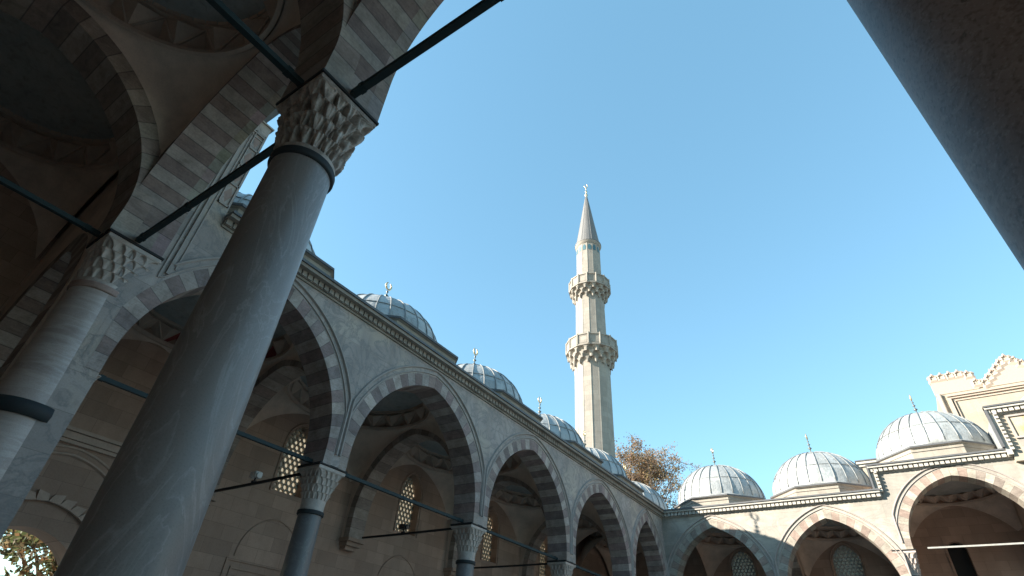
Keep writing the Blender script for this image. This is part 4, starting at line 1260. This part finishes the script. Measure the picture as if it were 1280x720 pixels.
# ------------------------------------------------------------------ trees
def tree(base, H, crown, nleaf, cols, label, seed, leaf=.16, spread=1., trunk_r=.3, branch_n=14):
    rnd = random.Random(seed)
    root = empty('tree', base, label, 'tree', None)
    b = Vector(base)
    tips = []
    mb = MB()
    top = b + Vector((rnd.uniform(-.5, .5), rnd.uniform(-.5, .5), H*.62))
    mid = b + Vector((rnd.uniform(-.3, .3), rnd.uniform(-.3, .3), H*.3))
    mb.tube([b, mid, top], [trunk_r, trunk_r*.75, trunk_r*.4], 9)
    for i in range(branch_n):
        t = rnd.uniform(.35, 1)
        s = mid.lerp(top, max(0, (t-.35)/.65))
        a = rnd.uniform(0, 2*PI); L = crown*rnd.uniform(.5, 1.0)
        e = s + Vector((math.cos(a)*L, math.sin(a)*L, rnd.uniform(.15, .9)*crown + H*.08))
        m = s.lerp(e, .5) + Vector((rnd.uniform(-.3, .3), rnd.uniform(-.3, .3), rnd.uniform(.0, .5)))
        mb.tube([s, m, e], [trunk_r*.3, trunk_r*.18, .02], 6)
        for j in range(7):
            q = m.lerp(e, rnd.uniform(0, 1))
            e2 = q + Vector((rnd.gauss(0, 1), rnd.gauss(0, 1), rnd.gauss(.4, .8)))*crown*.28
            mb.tube([q, q.lerp(e2, .5) + Vector((rnd.gauss(0, .1), rnd.gauss(0, .1), .1)), e2], [.04, .025, .01], 4)
            tips += [q.lerp(e2, x) for x in (.4, .7, 1.)]
    mb.build('trunk', M['bark'], root, merge=False)
    mb = MB()
    for i in range(nleaf):
        c = rnd.choice(tips) + Vector((rnd.gauss(0, 1), rnd.gauss(0, 1), rnd.gauss(0, 1)))*.32*spread
        n = Vector((rnd.gauss(0, 1), rnd.gauss(0, 1), rnd.gauss(0, 1))).normalized()
        e1 = n.orthogonal().normalized(); e1.rotate(Matrix.Rotation(rnd.uniform(0, 6.28), 3, n)); e2 = n.cross(e1)
        s = leaf*rnd.uniform(.6, 1.3); col = rnd.choice(cols); f = rnd.uniform(.7, 1.2)
        mb.face([c - e1*s, c - e2*s*.5, c + e1*s, c + e2*s*.55], 0, tuple(x*f for x in col))
    mb.build('crown', M['leaf'], root, merge=False)
AUT = [(.22, .13, .07), (.20, .11, .06), (.26, .17, .08), (.17, .11, .07), (.22, .16, .09)]
GRN = [(.11, .12, .05), (.15, .14, .06), (.20, .15, .08), (.09, .11, .045), (.20, .12, .06)]
def pol(azd, D, z=0): return (11.561 + D*math.sin(R(azd)), -2.284 + D*math.cos(R(azd)), z)
tree(pol(-22.6, 62), 31.0, 5.2, 46000, AUT, 'autumn tree with rusty brown leaves just right of the minaret foot', 3, .12, 1.15, branch_n=30)
tree(pol(-19.8, 60), 29.0, 5.4, 17000, [(.26, .17, .12), (.3, .18, .1), (.34, .24, .1)], 'half bare autumn tree with thin purple brown twigs between minaret and far domes', 8, .10, .8, branch_n=26)
tree((-14.5, 8.2, 0), 7.5, 3.6, 9000, GRN, 'leaning tree with brown green leaves seen through the low gateway at lower left', 5, .13, .7, .34, 16)
tree((-21, 9, 0), 9.0, 4.5, 12000, GRN, 'autumn tree farther back seen through the low gateway', 6, .15, .8, .3, 12)
tree((-19, 14.5, 0), 9.0, 4.5, 8000, GRN, 'green tree behind the leaning tree outside the low gateway', 9, .15, .8, .3, 12)

# ------------------------------------------------------------------ light, sky, camera
SUN_EL, SUN_AZ = 24., 48.      # azimuth measured from -y towards -x
sv = Vector((-math.sin(R(SUN_AZ))*math.cos(R(SUN_EL)), -math.cos(R(SUN_AZ))*math.cos(R(SUN_EL)), math.sin(R(SUN_EL))))
w = bpy.data.worlds.new('World'); scene.world = w; w.use_nodes = True
nt = w.node_tree; bg = nt.nodes['Background']
sk = nt.nodes.new('ShaderNodeTexSky'); sk.sky_type = 'NISHITA'; sk.sun_disc = False
sk.sun_elevation = R(SUN_EL); sk.sun_rotation = math.atan2(sv.x, sv.y)
sk.air_density = 1.0; sk.dust_density = .25; sk.ozone_density = 1.0; sk.altitude = 50
nt.links.new(mixc(nt, mixc(nt, sk.outputs[0], (.84, .99, .90), 1., 'MULTIPLY'), (.46, 1.22, 1.80), .40), bg.inputs[0]); bg.inputs[1].default_value = .138
ld = bpy.data.lights.new('sun', 'SUN'); ld.energy = 4.7; ld.angle = R(.5); ld.color = (1., .93, .81)
lo_ = bpy.data.objects.new('sun', ld); COL.objects.link(lo_)
lo_.rotation_euler = sv.to_track_quat('Z', 'Y').to_euler()

cam = bpy.data.cameras.new('camera'); co = bpy.data.objects.new('camera', cam); COL.objects.link(co)
yaw, pit, rol = R(-36.312), R(36.956), R(4.282)
fwd = Vector((math.sin(yaw)*math.cos(pit), math.cos(yaw)*math.cos(pit), math.sin(pit)))
right = Vector((math.cos(yaw), -math.sin(yaw), 0)); up = right.cross(fwd)
r2 = right*math.cos(rol) + up*math.sin(rol); u2 = -right*math.sin(rol) + up*math.cos(rol)
mat = Matrix((r2, u2, -fwd)).transposed().to_4x4(); mat.translation = (11.561, -2.284, 1.65)
co.matrix_world = mat
cam.sensor_width = 36; cam.lens = 661.992/1280*36; cam.clip_end = 3000; cam.clip_start = .05
scene.camera = co
scene.render.engine = 'CYCLES'
scene.cycles.max_bounces = 10; scene.cycles.diffuse_bounces = 7
scene.view_settings.view_transform = 'Standard'; scene.view_settings.look = 'None'
scene.view_settings.gamma = 1; scene.view_settings.exposure = 1.74
scene.render.resolution_x = 1024; scene.render.resolution_y = 576
